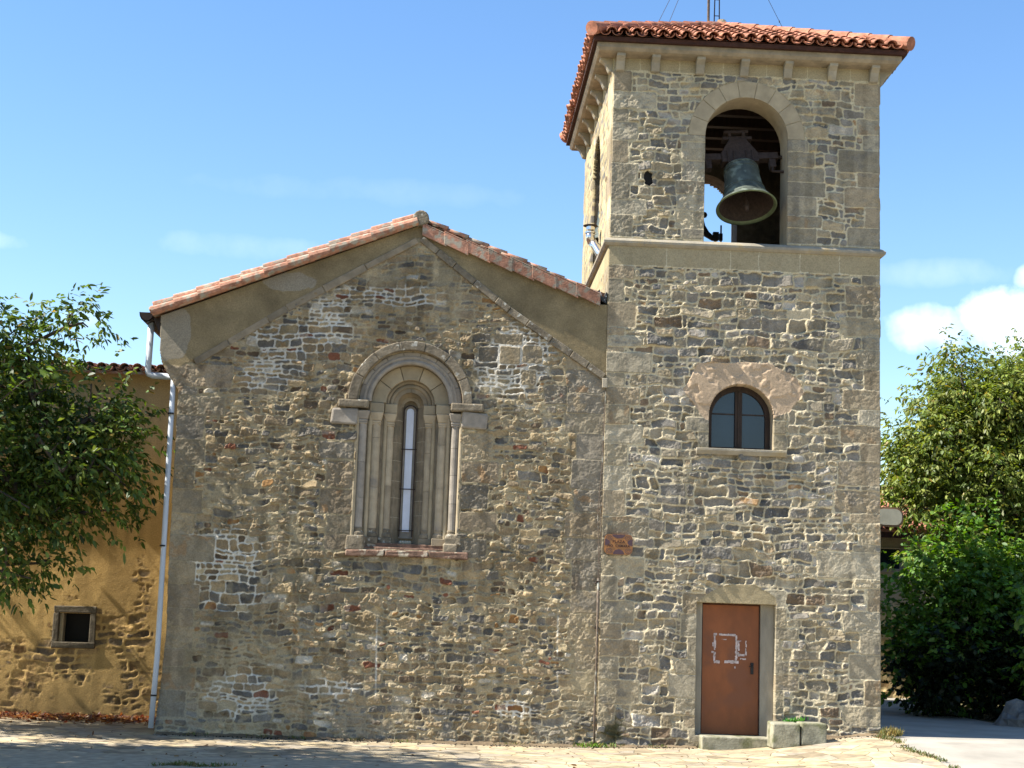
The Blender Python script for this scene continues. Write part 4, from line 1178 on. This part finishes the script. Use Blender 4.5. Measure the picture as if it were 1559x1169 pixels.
# ------------------------------------------------------------------ small things at the wall
sg = empty('street_sign', 'small orange and purple glazed street sign reading PLAZA on the corner wall', 'sign', (.25, -.06, 2.9))
def rrect(xa, xb, za, zb, r, n=6):
    q = []
    for cxx, czz, a in ((xb-r, zb-r, 0), (xa+r, zb-r, 90), (xa+r, za+r, 180), (xb-r, za+r, 270)):
        q += [(cxx+r*math.cos(R(a+90*k/n)), czz+r*math.sin(R(a+90*k/n))) for k in range(n+1)]
    return q
SX0, SX1, SZ0, SZ1 = .04, .465, 2.745, 3.048
mb = MB(); mb.prism(rrect(SX0, SX1, SZ0, SZ1, .07), -.072, -.02); mb.build('plate', M['sign_o'], sg)
mb = MB(); scx, scz = (SX0+SX1)/2, (SZ0+SZ1)/2
lens = lambda cx, cz, rx, rz, a0, a1: [(cx+rx*math.cos(R(a0+(a1-a0)*k/14)), cz+rz*math.sin(R(a0+(a1-a0)*k/14))) for k in range(15)]
mb.prism(lens(scx, SZ1-.004, .10, .055, 180, 360), -.0745, -.0715); mb.prism(lens(scx, SZ0+.004, .085, .075, 0, 180), -.0745, -.0715)
mb.prism(lens(SX0+.004, scz+.03, .075, .048, -90, 90), -.0745, -.0715); mb.prism(lens(SX1-.004, scz+.03, .075, .048, 90, 270), -.0745, -.0715)
for sx in (-1, 1):
    for sz in (-1, 1):
        c_ = (scx+sx*.145, scz+sz*.098)
        for ra, rb_ in ((.050, .042), (.026, .019)):
            n = 18
            pa = [(c_[0]+ra*math.cos(2*math.pi*k/n), c_[1]+ra*.8*math.sin(2*math.pi*k/n)) for k in range(n)]
            pb = [(c_[0]+rb_*math.cos(2*math.pi*k/n), c_[1]+rb_*.8*math.sin(2*math.pi*k/n)) for k in range(n)]
            for k in range(n):
                k2 = (k+1) % n; mb.prism([pa[k], pa[k2], pb[k2], pb[k]], -.0742, -.0715)
mb.build('ornament', M['sign_p'], sg)
def text(s, x, z, size, y, m, parent, name='lettering'):
    cu = bpy.data.curves.new(name, 'FONT'); cu.body = s; cu.size = size; cu.align_x = 'CENTER'; cu.extrude = .0012; cu.offset = .0016; cu.space_character = 1.12
    t = bpy.data.objects.new('t', cu); COL.objects.link(t); bpy.context.view_layer.update()
    me = bpy.data.meshes.new_from_object(t.evaluated_get(bpy.context.evaluated_depsgraph_get()))
    bpy.data.objects.remove(t)
    me.attributes.new('tint', 'FLOAT', 'FACE').data.foreach_set('value', np.ones(len(me.polygons), np.float32))
    me.materials.clear(); me.materials.append(m)
    for v_ in me.vertices: v_.co = Vector((x+v_.co.x, y-v_.co.z, z+v_.co.y))
    o = bpy.data.objects.new(name, me); COL.objects.link(o); o.parent = parent; o.location = -parent.location
    return o
text('PLAZA', scx, scz+.022, .058, -.0765, M['sign_t'], sg)
text('PIO  CAMARA', scx, scz-.040, .050, -.0765, M['sign_t'], sg)

cn_ = empty('conduit_pipe', 'thin rusty vertical pipe with a cable running up the wall between church and tower', 'pipe', (-.04, -.08, -.08))
mb = MB(); mb.tube([(-.045, -.075, 2.38), (-.04, -.08, 1.2), (-.05, -.085, .3), (-.04, -.085, -.12)], .017, 8); mb.build('pipe', M['rusty'], cn_, smooth=True)
mb = MB(); mb.tube([(-.045, -.075, 2.36), (-.05, -.06, 2.9), (-.075, -.055, 3.3), (-.06, -.055, 3.6), (-.02, -.05, 4.2), (-.01, -.05, 4.8), (-.0, -.05, 5.28)], .007, 6); mb.tube([(-.045, -.075, 2.4), (-.02, -.06, 3.0), (-.035, -.055, 3.4), (-.03, -.05, 4.2), (-.012, -.05, 4.9), (.0, -.045, 5.28)], .005, 6); mb.build('cable', M['rusty'], cn_)
mb = MB(); mb.tube([(-.10, -.07, 2.30), (.0, -.09, 2.345)], .011, 6); mb.tube([(-.075, -.085, 2.335), (-.02, -.1, 2.33)], .012, 6)
mb.box(-.075, -.02, -.05, .02, 1.62, 1.66); mb.build('clamp', M['iron'], cn_)
mb = MB(); mb.box(-.06, .02, -.07, .01, 5.29, 5.44, jit=.006); mb.build('junction_box', M['ledge'], cn_, bevel=.01)

for i, (xa, xb, lab) in enumerate(((2.495, 2.89, 'squared mossy stone block touching the door frame'), (2.925, 3.30, 'squared mossy stone block nearer the tower corner, weeds growing at its left edge'))):
    mb = MB(); zb = float(g((xa+xb)/2, -.62))
    mb.box(xa, xb, -.70, -.26, zb-.02, .36+.004*i, jit=.012)
    o = mb.build('stone_block', M['mossy'], None, bevel=.022, bseg=3)
    tag(o, lab, 'stone block', 'stone blocks beside the door')

# ------------------------------------------------------------------ houses
house = empty('village_house', 'ochre plastered house with rubble showing through, behind the tree at left', 'house', (-11, 5, 0))
HY = 3.0
house_pal = [lin(132, 108, 74), lin(114, 95, 70), lin(102, 88, 70), lin(144, 118, 78), lin(112, 86, 56), lin(90, 79, 66)]
def smear_h(U, Z):
    s = fbm(U, Z, .6, 701, 4)+.35*fbm(U, Z, .12, 702, 3)-.2+sstep(.3, 3.2, Z)*.42
    return sstep(.38, .62, s)*.97
U, Z, H, C, ash, p = masonry(-13.5, -6.4, -.4, 5.75, .014, 55, house_pal, [3, 3, 2, 3, 2, 1.5], lin(174, 144, 92), (.10, .17), (.14, .4), [(-6.9, -6.3, 4.1, 4.6), (-6.85, -6.3, 3.6, 4.08)], [lin(160, 140, 104)], joint=.72, relief=(.008, .024), tilt=.04, rough=.006, mort_h=.02, smear=smear_h)
H = np.where(p < .3, .02+(H-.02)*.35, H)
C = mixc(C, lin(176, 156, 120), .75*sstep(3.2, 5.2, Z+fbm(U, Z, .8, 703, 3)*1.2-.6)*(1-p*.6))
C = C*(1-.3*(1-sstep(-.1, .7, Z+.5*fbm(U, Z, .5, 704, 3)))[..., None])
h_win = [(-8.76, -8.25, 1.10, 1.58), (-9.55, -8.88, 3.42, 4.03), (-11.9, -11.2, 3.4, 4.05)]
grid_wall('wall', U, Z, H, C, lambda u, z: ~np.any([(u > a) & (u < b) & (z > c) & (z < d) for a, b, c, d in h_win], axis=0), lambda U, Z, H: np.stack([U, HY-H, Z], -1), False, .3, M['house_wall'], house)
mb = MB(); mb.box(-13.48, -6.52, HY+.29, HY+7, -.4, 5.74); mb.build('side_wall', M['sand_warm'], house)
for i, (a, b, c, d) in enumerate(h_win):
    mb = MB(); fr = .10
    mb.box(a-fr, b+fr, HY-.05, HY+.16, d, d+.11, jit=.01); mb.box(a-fr, b+fr, HY-.06, HY+.16, c-.10, c, jit=.01)
    mb.box(a-fr, a, HY-.045, HY+.16, c, d, jit=.008); mb.box(b, b+fr, HY-.045, HY+.16, c, d, jit=.008)
    wf_ = mb.build('window', M['sand_dark'], house, bevel=.015)
    mb = MB(); mb.box(a, b, HY+.2, HY+.22, c, d); mb.build('pane', M['void'], wf_)
    if i == 0:
        mb = MB(); mb.box(a+.0, a+.06, HY+.02, HY+.19, c, d); mb.build('shutter', M['sand_warm'], wf_)
mb = MB(); mb.prism([(HY-.30, 5.62), (HY-.30, 5.66), (HY+7, 6.36), (HY+7, 6.32)], -13.6, -6.53, axis='x'); hr = mb.build('roof', M['tile_old'], house)
tile_roof('tile_slope', (-13.6, HY-.34, 5.66), (1, 0, 0), unit((0, 7.3, .70)), 35, 20, M['tile_old'], hr)

# house on the right beyond the road
rh = empty('stone_house', 'stone house with tiled gable and small dark window, far behind the tower at right', 'house', (10, 17, 0))
HB = 14.0
mb0 = masonry(5.4, 12.5, -.1, 4.2, .03, 66, [lin(176, 150, 104), lin(150, 130, 96), lin(190, 164, 112), lin(136, 112, 78)], [3, 2, 2, 2], lin(186, 166, 124), (.11, .2), (.14, .4), [], joint=.72, relief=(0, .03), tilt=.08, rough=.01, mort_h=.015, smear=lambda U, Z: sstep(1.6, 2.6, Z+.6*fbm(U, Z, .5, 80, 3)-.3)*.97)
U, Z, H, C, ash, p = mb0
C = mixc(C, lin(168, 160, 146), sstep(1.8, 2.6, Z)*.8)
grid_wall('wall', U, Z, H, C, lambda u, z: ~((u > 8.2) & (u < 8.74) & (z > 3.26) & (z < 3.76)), lambda U, Z, H: np.stack([U, HB-H, Z], -1), False, .3, M['house_wall'], rh)
mb = MB(); mb.box(5.42, 12.48, HB+.29, HB+6, -.2, 4.19); mb.prism([(HB+.05, 4.19), (HB+3, 5.2), (HB+6, 4.19)], 5.42, 12.48, axis='x'); mb.build('side_wall', M['sand_warm'], rh)
mb = MB(); mb.box(8.12, 8.82, HB-.05, HB+.12, 3.17, 3.26); mb.box(8.12, 8.2, HB-.03, HB+.12, 3.26, 3.80); mb.box(8.74, 8.82, HB-.03, HB+.12, 3.26, 3.80); mb.box(8.2, 8.74, HB-.03, HB+.12, 3.76, 3.80); rw = mb.build('window', M['sand_grey'], rh, bevel=.01)
mb = MB(); mb.box(8.2, 8.74, HB+.1, HB+.12, 3.26, 3.76); mb.build('pane', M['glass'], rw)
mb = MB(); mb.prism([(HB-.35, 4.14), (HB-.35, 4.20), (HB+3, 5.32), (HB+3, 5.26)], 5.2, 12.7, axis='x'); mb.prism([(HB+3, 5.26), (HB+3, 5.32), (HB+6.3, 4.2), (HB+6.3, 4.14)], 5.2, 12.7, axis='x'); rr2 = mb.build('roof', M['tile'], rh)
tile_roof('tile_slope', (5.2, HB-.38, 4.20), (1, 0, 0), unit((0, 3.38, 1.13)), 37, 10, M['tile'], rr2)
mb = MB(); mb.tube([(5.2, HB+3, 5.42), (12.7, HB+3, 5.42)], .12, 10); mb.build('ridge_tiles', M['tile'], rr2)
mb = MB(); mb.box(5.2, 12.7, HB-.34, HB-.30, 4.0, 4.135); mb.build('eave_board', M['eave'], rr2)

# rounded board
bd = empty('sign_board', 'faded cream rounded board with brown rim, beside the tower edge among leaves', 'sign', (6.12, 6.4, .1))
mb = MB(); mb.prism(rrect(5.97, 6.53, 3.76, 4.14, .15), 6.36, 6.40); mb.build('rim', M['board_rim'], bd)
mb = MB(); mb.prism(rrect(6.005, 6.495, 3.795, 4.105, .13), 6.34, 6.359); mb.build('board', M['beige'], bd)
mb = MB(); mb.tube([(6.0, 6.44, .0), (6.0, 6.44, 3.95)], .025, 8); mb.build('post', M['rusty'], bd)


# ------------------------------------------------------------------ trees and plants
def leaves_mesh(name, P, D, L, Wd, cols, parent):
    """P base points, D leaf directions, lengths, widths, colours"""
    n = len(P); rg = RG
    D = D/np.linalg.norm(D, axis=1, keepdims=True)
    up_ = rg.normal(0, .55, (n, 3))+np.array([0, 0, 1.0])
    Sd = np.cross(D, up_); Sd /= np.linalg.norm(Sd, axis=1, keepdims=True)+1e-9
    Nn = np.cross(Sd, D)
    L = L[:, None]; Wd = Wd[:, None]
    b = P; t = P+D*L-Nn*L*.10; m = P+D*L*.5
    l1 = P+D*L*.30+Sd*Wd*.42+Nn*Wd*.14; r1 = P+D*L*.30-Sd*Wd*.42+Nn*Wd*.14
    l2 = P+D*L*.68+Sd*Wd*.36+Nn*Wd*.06-Nn*L*.03; r2 = P+D*L*.68-Sd*Wd*.36+Nn*Wd*.06-Nn*L*.03
    V = np.stack([b, l1, l2, t, r2, r1, m], 1).reshape(-1, 3)
    k = np.arange(n)[:, None]*7
    F = np.concatenate([k+np.array([[0, 6, 2, 1]]), k+np.array([[0, 5, 4, 6]]), k+np.array([[6, 4, 3, 2]])])
    C = np.repeat(cols, 7, axis=0)
    return np_mesh(name, V, F, M['leaf'], parent, cols=C)


def make_tree(name, label, cat, base, fork, anchors, rng, leaf_n, leaf_L, leaf_W, pal, spread=.3, trunk_r=.18, droop=.5, group=None, bark='bark', thick=1.0, compound=6):
    """anchors: twig ends filling the crown; every one is joined to the nearest wood already grown"""
    root = empty(name, label, cat, base, group)
    base = np.array(base, float); fork = np.array(fork, float)
    nodes = [base, base+(fork-base)*.5+rng.normal(0, .06, 3)*[1, 1, 0], fork]; par = [-1, 0, 1]
    order = np.argsort(np.linalg.norm(anchors-fork, axis=1))
    tips = []
    arr = [np.array(n_) for n_ in nodes]
    for i in order:
        a = anchors[i]; A = np.array(arr[1:])
        da = np.linalg.norm(A-a, axis=1); df = np.linalg.norm(A-fork, axis=1)
        j = int(np.argmin(da+.35*df))+1
        p0 = arr[j]; dist = np.linalg.norm(a-p0); n = max(1, int(dist/.45)); prev = j
        for s_ in range(1, n+1):
            t = s_/n; q = p0+(a-p0)*t+np.array([0, 0, .10*dist*math.sin(math.pi*t)])+(rng.normal(0, .035, 3) if s_ < n else 0)
            arr.append(q); par.append(prev); prev = len(arr)-1
        tips.append(prev)
    n = len(arr); cnt = np.zeros(n)
    for t in tips:
        while t >= 0: cnt[t] += 1; t = par[t]
    rad = np.maximum(.006, trunk_r*(cnt/cnt[0])**.48)*thick; rad[0] *= 1.25
    trk = MB(); 
    for i in range(1, n):
        p_ = par[i]
        r_a = min(rad[p_], rad[i]*1.5+.004)
        trk.tube([arr[p_], arr[i]], [r_a if p_ else rad[0], rad[i]], 8 if rad[i] > .05 else 4, cap=False)
    trk.build('trunk', M[bark], root, smooth=True)
    # leaves: compound sprays round each twig end and along the last twigs
    tip = np.array([arr[t] for t in tips]); tpar = np.array([arr[par[t]] for t in tips])
    k = leaf_n//compound
    w_ = rng.integers(0, len(tip), k)
    c0 = tip[w_]+rng.normal(0, 1, (k, 3))*spread*np.array([1, 1, .75])
    dr = c0-tpar[w_]; dr /= np.linalg.norm(dr, axis=1, keepdims=True)+1e-6
    dr = dr+rng.normal(0, .6, (k, 3)); dr[:, 2] -= droop*.5; dr /= np.linalg.norm(dr, axis=1, keepdims=True)
    Ps = []; Ds = []
    sp = leaf_L*.62
    for q in range(compound):
        s_ = 1 if q % 2 else -1
        side_ = np.cross(dr, np.array([0, 0, 1.0])+rng.normal(0, .3, (k, 3))); side_ /= np.linalg.norm(side_, axis=1, keepdims=True)+1e-6
        Ps.append(c0+dr*sp*(q//2+.3)+rng.normal(0, .01, (k, 3)))
        last = q == compound-1
        d = dr*(.7 if not last else 1.2)+(side_*s_*.9 if not last else 0)+rng.normal(0, .25, (k, 3)); d[:, 2] -= droop
        Ds.append(d)
    Ps = np.concatenate(Ps); Ds = np.concatenate(Ds); m_ = len(Ps)
    pal = np.array(pal, np.float32)
    wgt = np.tile(rng.random(k), compound)
    ci = np.where(rng.random(m_) < .025, len(pal)-1, (wgt*(len(pal)-1)).astype(int)); ci = np.clip(ci, 0, len(pal)-1)
    cols = pal[ci]*rng.uniform(.6, 1.35, (m_, 1)).astype(np.float32)*np.tile(rng.uniform(.75, 1.25, k), compound)[:, None].astype(np.float32)
    leaves_mesh('crown', Ps, Ds, leaf_L*np.clip(rng.normal(.95, .27, m_), .35, 1.6), leaf_W*np.clip(rng.normal(.95, .25, m_), .4, 1.5), cols, root)
    return root


def crown_pts(rng, ells, n, shell=.55):
    P = []
    V = np.array([e[3]*e[4]*e[5] for e in ells]); V = V**.75; V /= V.sum()
    for i in range(n):
        e = ells[rng.choice(len(ells), p=V)]
        d = rng.normal(0, 1, 3); d /= np.linalg.norm(d)
        r = 1-(1-shell)*rng.random()**1.3 if rng.random() < .72 else rng.random()**.4*.8
        P.append(np.array(e[:3])+d*r*np.array(e[3:6]))
    return np.array(P)


walnut = [(.038, .07, .013), (.06, .105, .018), (.09, .15, .026), (.13, .18, .038), (.26, .20, .045)]
rng = np.random.default_rng(101)
ellL = [(-10.0, .3, 4.3, 1.7, 1.9, 1.8), (-8.6, .3, 4.3, 1.3, 1.5, 1.15), (-7.9, .5, 3.65, .95, 1.2, .85), (-9.3, -.2, 2.9, 1.2, 1.3, 1.0), (-8.5, -.2, 2.1, .5, .6, .40), (-9.1, .4, 5.5, .65, .7, .75), (-12.2, .3, 5.0, 1.7, 2.0, 1.7), (-8.3, .2, 5.85, .3, .4, .5), (-7.4, .5, 4.6, .45, .6, .3), (-11.2, -.5, 6.6, 1.3, .8, 1.2)]
make_tree('walnut_tree', 'dark leafy walnut tree overhanging the ochre house at the left edge', 'tree', (-12.0, .2, -.15), (-11.6, .2, 2.3), crown_pts(rng, ellL, 420, .6), rng, 37000, .125, .060, walnut, spread=.26, trunk_r=.22, droop=.55)
rng = np.random.default_rng(102)
ellL2 = [(-11.0, -5.2, 7.4, 1.8, 3.0, 2.0), (-11.2, -8.6, 7.0, 2.0, 2.0, 2.0), (-12.4, -5.5, 6.0, 1.8, 3.0, 1.8)]
make_tree('walnut_tree', 'second walnut tree nearer the viewer, outside the left edge, shading the paving', 'tree', (-11.2, -7.2, -.15), (-11.1, -7.2, 2.9), crown_pts(rng, ellL2, 300), rng, 40000, .19, .09, walnut, spread=.36, trunk_r=.24, droop=.5)

chest = [(.08, .12, .02), (.125, .175, .03), (.175, .225, .04), (.22, .25, .06), (.32, .25, .06)]
rng = np.random.default_rng(103)
ellR = [(11.0, 9.6, 5.6, 2.9, 2.6, 2.5), (8.75, 9.2, 5.2, 1.8, 1.9, 1.8), (7.85, 9.0, 5.0, 1.1, 1.2, 1.0), (9.4, 9.0, 6.7, 1.45, 1.4, 1.25), (7.75, 9.1, 5.5, .75, .9, .8), (8.5, 9.1, 6.5, .95, 1.1, .9), (10.9, 9.5, 7.4, 1.3, 1.3, .9), (9.6, 8.6, 3.2, 1.9, 1.4, 1.1), (12.5, 9.5, 4.0, 2.4, 2.2, 2.0)]
make_tree('chestnut_tree', 'large sunlit chestnut tree with hanging leaves right of the tower', 'tree', (10.8, 9.6, .0), (10.7, 9.6, 2.2), crown_pts(rng, ellR, 560), rng, 125000, .125, .056, chest, spread=.30, trunk_r=.26, droop=.75)
hazel = [(.055, .125, .018), (.08, .175, .024), (.105, .22, .03), (.13, .22, .04), (.19, .20, .05)]
rng = np.random.default_rng(104)
ellB = [(7.0, 6.5, 3.0, .35, .4, .5), (7.9, 6.4, 3.75, .5, .4, .35), (7.6, 6.6, 2.1, 1.15, .9, 1.45), (8.6, 6.9, 2.3, 1.1, .9, 1.4), (7.15, 6.6, 1.4, .75, .8, 1.15), (9.6, 6.6, 1.7, 1.1, .9, 1.5)]
make_tree('hazel_bush', 'bright green bush beside the road, its lower half in deep shade', 'bush', (8.1, 6.7, .05), (8.1, 6.7, .35), crown_pts(rng, ellB, 230), rng, 30000, .12, .085, hazel, spread=.26, trunk_r=.09, droop=.35)
rng = np.random.default_rng(105)
ellB2 = [(8.75, 3.7, 2.35, .75, .7, .75), (9.1, 4.2, 1.3, .9, .9, 1.1)]
make_tree('hazel_bush', 'fresh green bush at the right edge of the picture, low over the rocks', 'bush', (9.0, 4.2, .05), (9.0, 4.2, .5), crown_pts(rng, ellB2, 90), rng, 8000, .13, .09, hazel, spread=.2, trunk_r=.06, droop=.4)
rng = np.random.default_rng(106)
shade_leaf_pal = [(.009, .018, .006), (.013, .024, .007), (.017, .03, .009), (.02, .03, .011)]  # near-black greens: the gloom low in the bushes is painted as leaf colour
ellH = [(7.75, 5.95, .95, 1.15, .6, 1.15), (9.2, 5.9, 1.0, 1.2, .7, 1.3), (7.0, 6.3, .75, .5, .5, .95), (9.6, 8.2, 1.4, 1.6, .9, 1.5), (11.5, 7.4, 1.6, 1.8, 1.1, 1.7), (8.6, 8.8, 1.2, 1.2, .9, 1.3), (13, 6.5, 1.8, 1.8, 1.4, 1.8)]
make_tree('hedge_bush', 'overgrown hedge at the road bend below the chestnut, deep shade painted into its leaves', 'bush', (10.4, 8.0, .0), (10.4, 8.0, .4), crown_pts(rng, ellH, 340, .3), rng, 40000, .12, .085, shade_leaf_pal, spread=.28, trunk_r=.08, droop=.3)
# rocks of the bank
for i, (x, y, s_, lab) in enumerate(((7.95, 3.75, .42, 'grey boulder in shade at the foot of the right-hand bank, left of its pair'), (8.65, 3.35, .48, 'grey boulder in shade at the right edge beside the road'))):
    mb = MB(); n1, n2 = 14, 10; vs = []; fs = []
    rs = np.random.default_rng(300+i)
    for a in range(n2+1):
        for b in range(n1):
            th = math.pi*a/n2; ph = 2*math.pi*b/n1
            k = 1+.16*math.sin(3*ph+i)+.12*math.sin(5*th+2*ph)+rs.normal(0, .03)
            vs.append((x+s_*1.2*k*math.sin(th)*math.cos(ph), y+s_*k*math.sin(th)*math.sin(ph), .18+s_*.95*k*math.cos(th)))
    for a in range(n2):
        for b in range(n1):
            b2 = (b+1) % n1; fs.append((a*n1+b, (a+1)*n1+b, (a+1)*n1+b2, a*n1+b2))
    mb.add(vs, fs); tag(mb.build('boulder', M['rock'], None), lab, 'boulder', 'boulders on the bank')


def grass_patch(name, pts, n, L, pal, rng, spread, stuff=True, label=None, cat=None, group=None, up_=1.0, wd=.012):
    pts = np.array(pts, float); w_ = rng.integers(0, len(pts), n)
    P = pts[w_]+rng.normal(0, 1, (n, 3))*np.array([spread, spread*.6, 0])
    P[:, 2] = g(P[:, 0], P[:, 1])-.005 if stuff is not None else pts[w_][:, 2]
    D = rng.normal(0, .55, (n, 3)); D[:, 2] = np.abs(D[:, 2])*.4+up_
    pal = np.array(pal, np.float32); cols = pal[rng.integers(0, len(pal), n)]*rng.uniform(.7, 1.3, (n, 1))
    o = leaves_mesh(name, P, D, L*rng.uniform(.4, 1.3, n), np.full(n, wd), cols, None)
    if label: tag(o, label, cat, group)
    else: o['kind'] = 'stuff'
    return o


rng = np.random.default_rng(120)
gpal = [(.06, .11, .02), (.09, .13, .03), (.16, .14, .05), (.20, .16, .07)]
jl = [(x, -5.25+.06*math.sin(x*3)+rng.normal(0, .03), 0) for x in np.arange(-3, 3.2, .09) if math.sin(x*4.7)+math.sin(x*11.3) > -.2]
jl += [(edge(y)-.02, y, 0) for y in np.arange(-4.4, .2, .07) if math.sin(y*5.1)+math.sin(y*9) > -.6]
jl += [(x, -.10+rng.normal(0, .02), 0) for x in np.arange(-6.3, 1.4, .1) if math.sin(x*3.7)+math.sin(x*8.3) > .3]
jl += [(-5.2+rng.normal(0, .25), -4.6+rng.normal(0, .1), 0) for _ in range(20)]
grass_patch('grass', jl, 3200, .055, gpal, rng, .045)
grass_patch('weed', [(-.22, -.1, 0), (-.12, -.12, 0), (.02, -.14, 0), (.12, -.12, 0)], 260, .08, [(.10, .2, .03), (.07, .15, .02), (.2, .18, .06)], rng, .09, label='tuft of weeds at the foot of the rusty conduit pipe', cat='weed', group='weeds at the wall', wd=.02)
o = grass_patch('weed', [(2.9, -.30, .0), (2.84, -.3, 0), (2.97, -.3, 0)], 110, .075, [(.06, .22, .03), (.09, .26, .04)], rng, .05, label='green weed sprouting above the gap between the two stone blocks', cat='weed', group='weeds at the wall', wd=.022)
for v_ in o.data.vertices: v_.co.z += .36-float(g(2.9, -.3))-.0
grass_patch('weed', [(4.36, -.12, 0), (4.42, -.2, 0)], 260, .14, [(.28, .22, .08), (.2, .18, .06), (.13, .14, .04)], rng, .06, label='dry grass tuft at the front right corner of the tower', cat='weed', group='weeds at the wall', wd=.016)
# fallen leaves below the house
rng = np.random.default_rng(121); n = 5200
P = np.stack([rng.uniform(-13.4, -6.7, n), 2.95-np.abs(rng.normal(0, .45, n)), np.zeros(n)], -1)
P[:, 2] = g(P[:, 0], P[:, 1])+.004+rng.random(n)*.05*np.clip((P[:, 1]-2.1)/.8, 0.05, 1)
D = rng.normal(0, 1, (n, 3)); D[:, 2] *= .25
cl = np.array([(.12, .05, .025), (.17, .08, .03), (.22, .13, .05), (.09, .035, .02)], np.float32)[rng.integers(0, 4, n)]
o = leaves_mesh('fallen_leaves', P, D, rng.uniform(.06, .12, n), rng.uniform(.035, .06, n), cl, None); o['kind'] = 'stuff'
n = 110; P = np.stack([rng.uniform(-8, 2.5, n), rng.uniform(-7.5, -.2, n), np.zeros(n)], -1); P[:, 2] = g(P[:, 0], P[:, 1])+.006
D = rng.normal(0, 1, (n, 3)); D[:, 2] *= .15
cl = np.array([(.14, .08, .035), (.22, .15, .06), (.1, .06, .03)], np.float32)[rng.integers(0, 3, n)]
o = leaves_mesh('fallen_leaves', P, D, rng.uniform(.04, .09, n), rng.uniform(.025, .045, n), cl, None); o['kind'] = 'stuff'
# red-painted flag near the corner
mb = MB(); zc = lambda x, y: float(g(x, y))+.005
q = [(4.08, -.55), (4.25, -.50), (4.24, -.36), (4.10, -.40)]
mb.add([(x, y, zc(x, y)) for x, y in q]+[(x, y, zc(x, y)-.04) for x, y in q], [(0, 1, 2, 3), (0, 4, 5, 1), (1, 5, 6, 2), (2, 6, 7, 3), (3, 7, 4, 0)])
tag(mb.build('paving_slab', mat('red flagstone', (.42, .12, .10), var=.3), None), 'single red flagstone in the paving at the tower corner', 'paving slab')

# pale worn stone step in the paving near the road
mb = MB(); q = [(3.45, -2.35), (3.62, -2.16), (3.86, -2.42), (3.99, -2.9), (4.08, -3.6), (4.1, -4.6), (2.9, -4.75), (2.95, -4.1), (3.3, -3.3)]
mb.prism(q, float(g(3.5, -3.2))-.06, float(g(3.5, -3.2))+.045, axis='z')
o = mb.build('paving_step', mat('pale worn stone', (.44, .38, .28), var=.25, scale=5, bump=.4), None, bevel=.015); o['kind'] = 'structure'

# strip of dirt and grit washed up against the foot of the walls
rd = np.random.default_rng(140); V = []; F = []
xs = np.concatenate([np.arange(-6.5, 1.5, .06), np.arange(3.34, 4.26, .06)])
for i, x in enumerate(xs):
    wd = .05+.16*float(fbm(np.array([x]), np.array([0.]), .5, 141, 4)[0])+rd.uniform(-.015, .015)
    z = float(g(x, -.1)); V += [(x, .04, z+.05+rd.uniform(-.01, .015)), (x, -.055, z+.03+rd.uniform(-.008, .012)), (x, -.05-wd, z+.003)]
    if i and x-xs[i-1] < .1:
        k = i*3; F += [(k-3, k-2, k+1, k), (k-2, k-1, k+2, k+1)]
o = np_mesh('earth_strip', np.array(V), np.array(F), M['soil']); o['kind'] = 'structure'
n = 900; P = np.stack([rd.uniform(-6.4, 4.2, n), -.06-np.abs(rd.normal(0, .16, n)), np.zeros(n)], -1); P = P[(P[:, 0] < 1.5) | (P[:, 0] > 3.35)]
P[:, 2] = g(P[:, 0], P[:, 1])
V = []; F = []
for q in P:
    r = rd.uniform(.006, .022); k = len(V)
    V += [tuple(q+np.array(d)*r*rd.uniform(.6, 1.2)) for d in ((1, 0, .2), (0, 1, .3), (-1, 0, .2), (0, -1, .1), (0, 0, .9))]
    F += [(k, k+1, k+4), (k+1, k+2, k+4), (k+2, k+3, k+4), (k+3, k, k+4)]
o = np_mesh('gravel', np.array(V), np.array(F), M['rock']); o['kind'] = 'stuff'
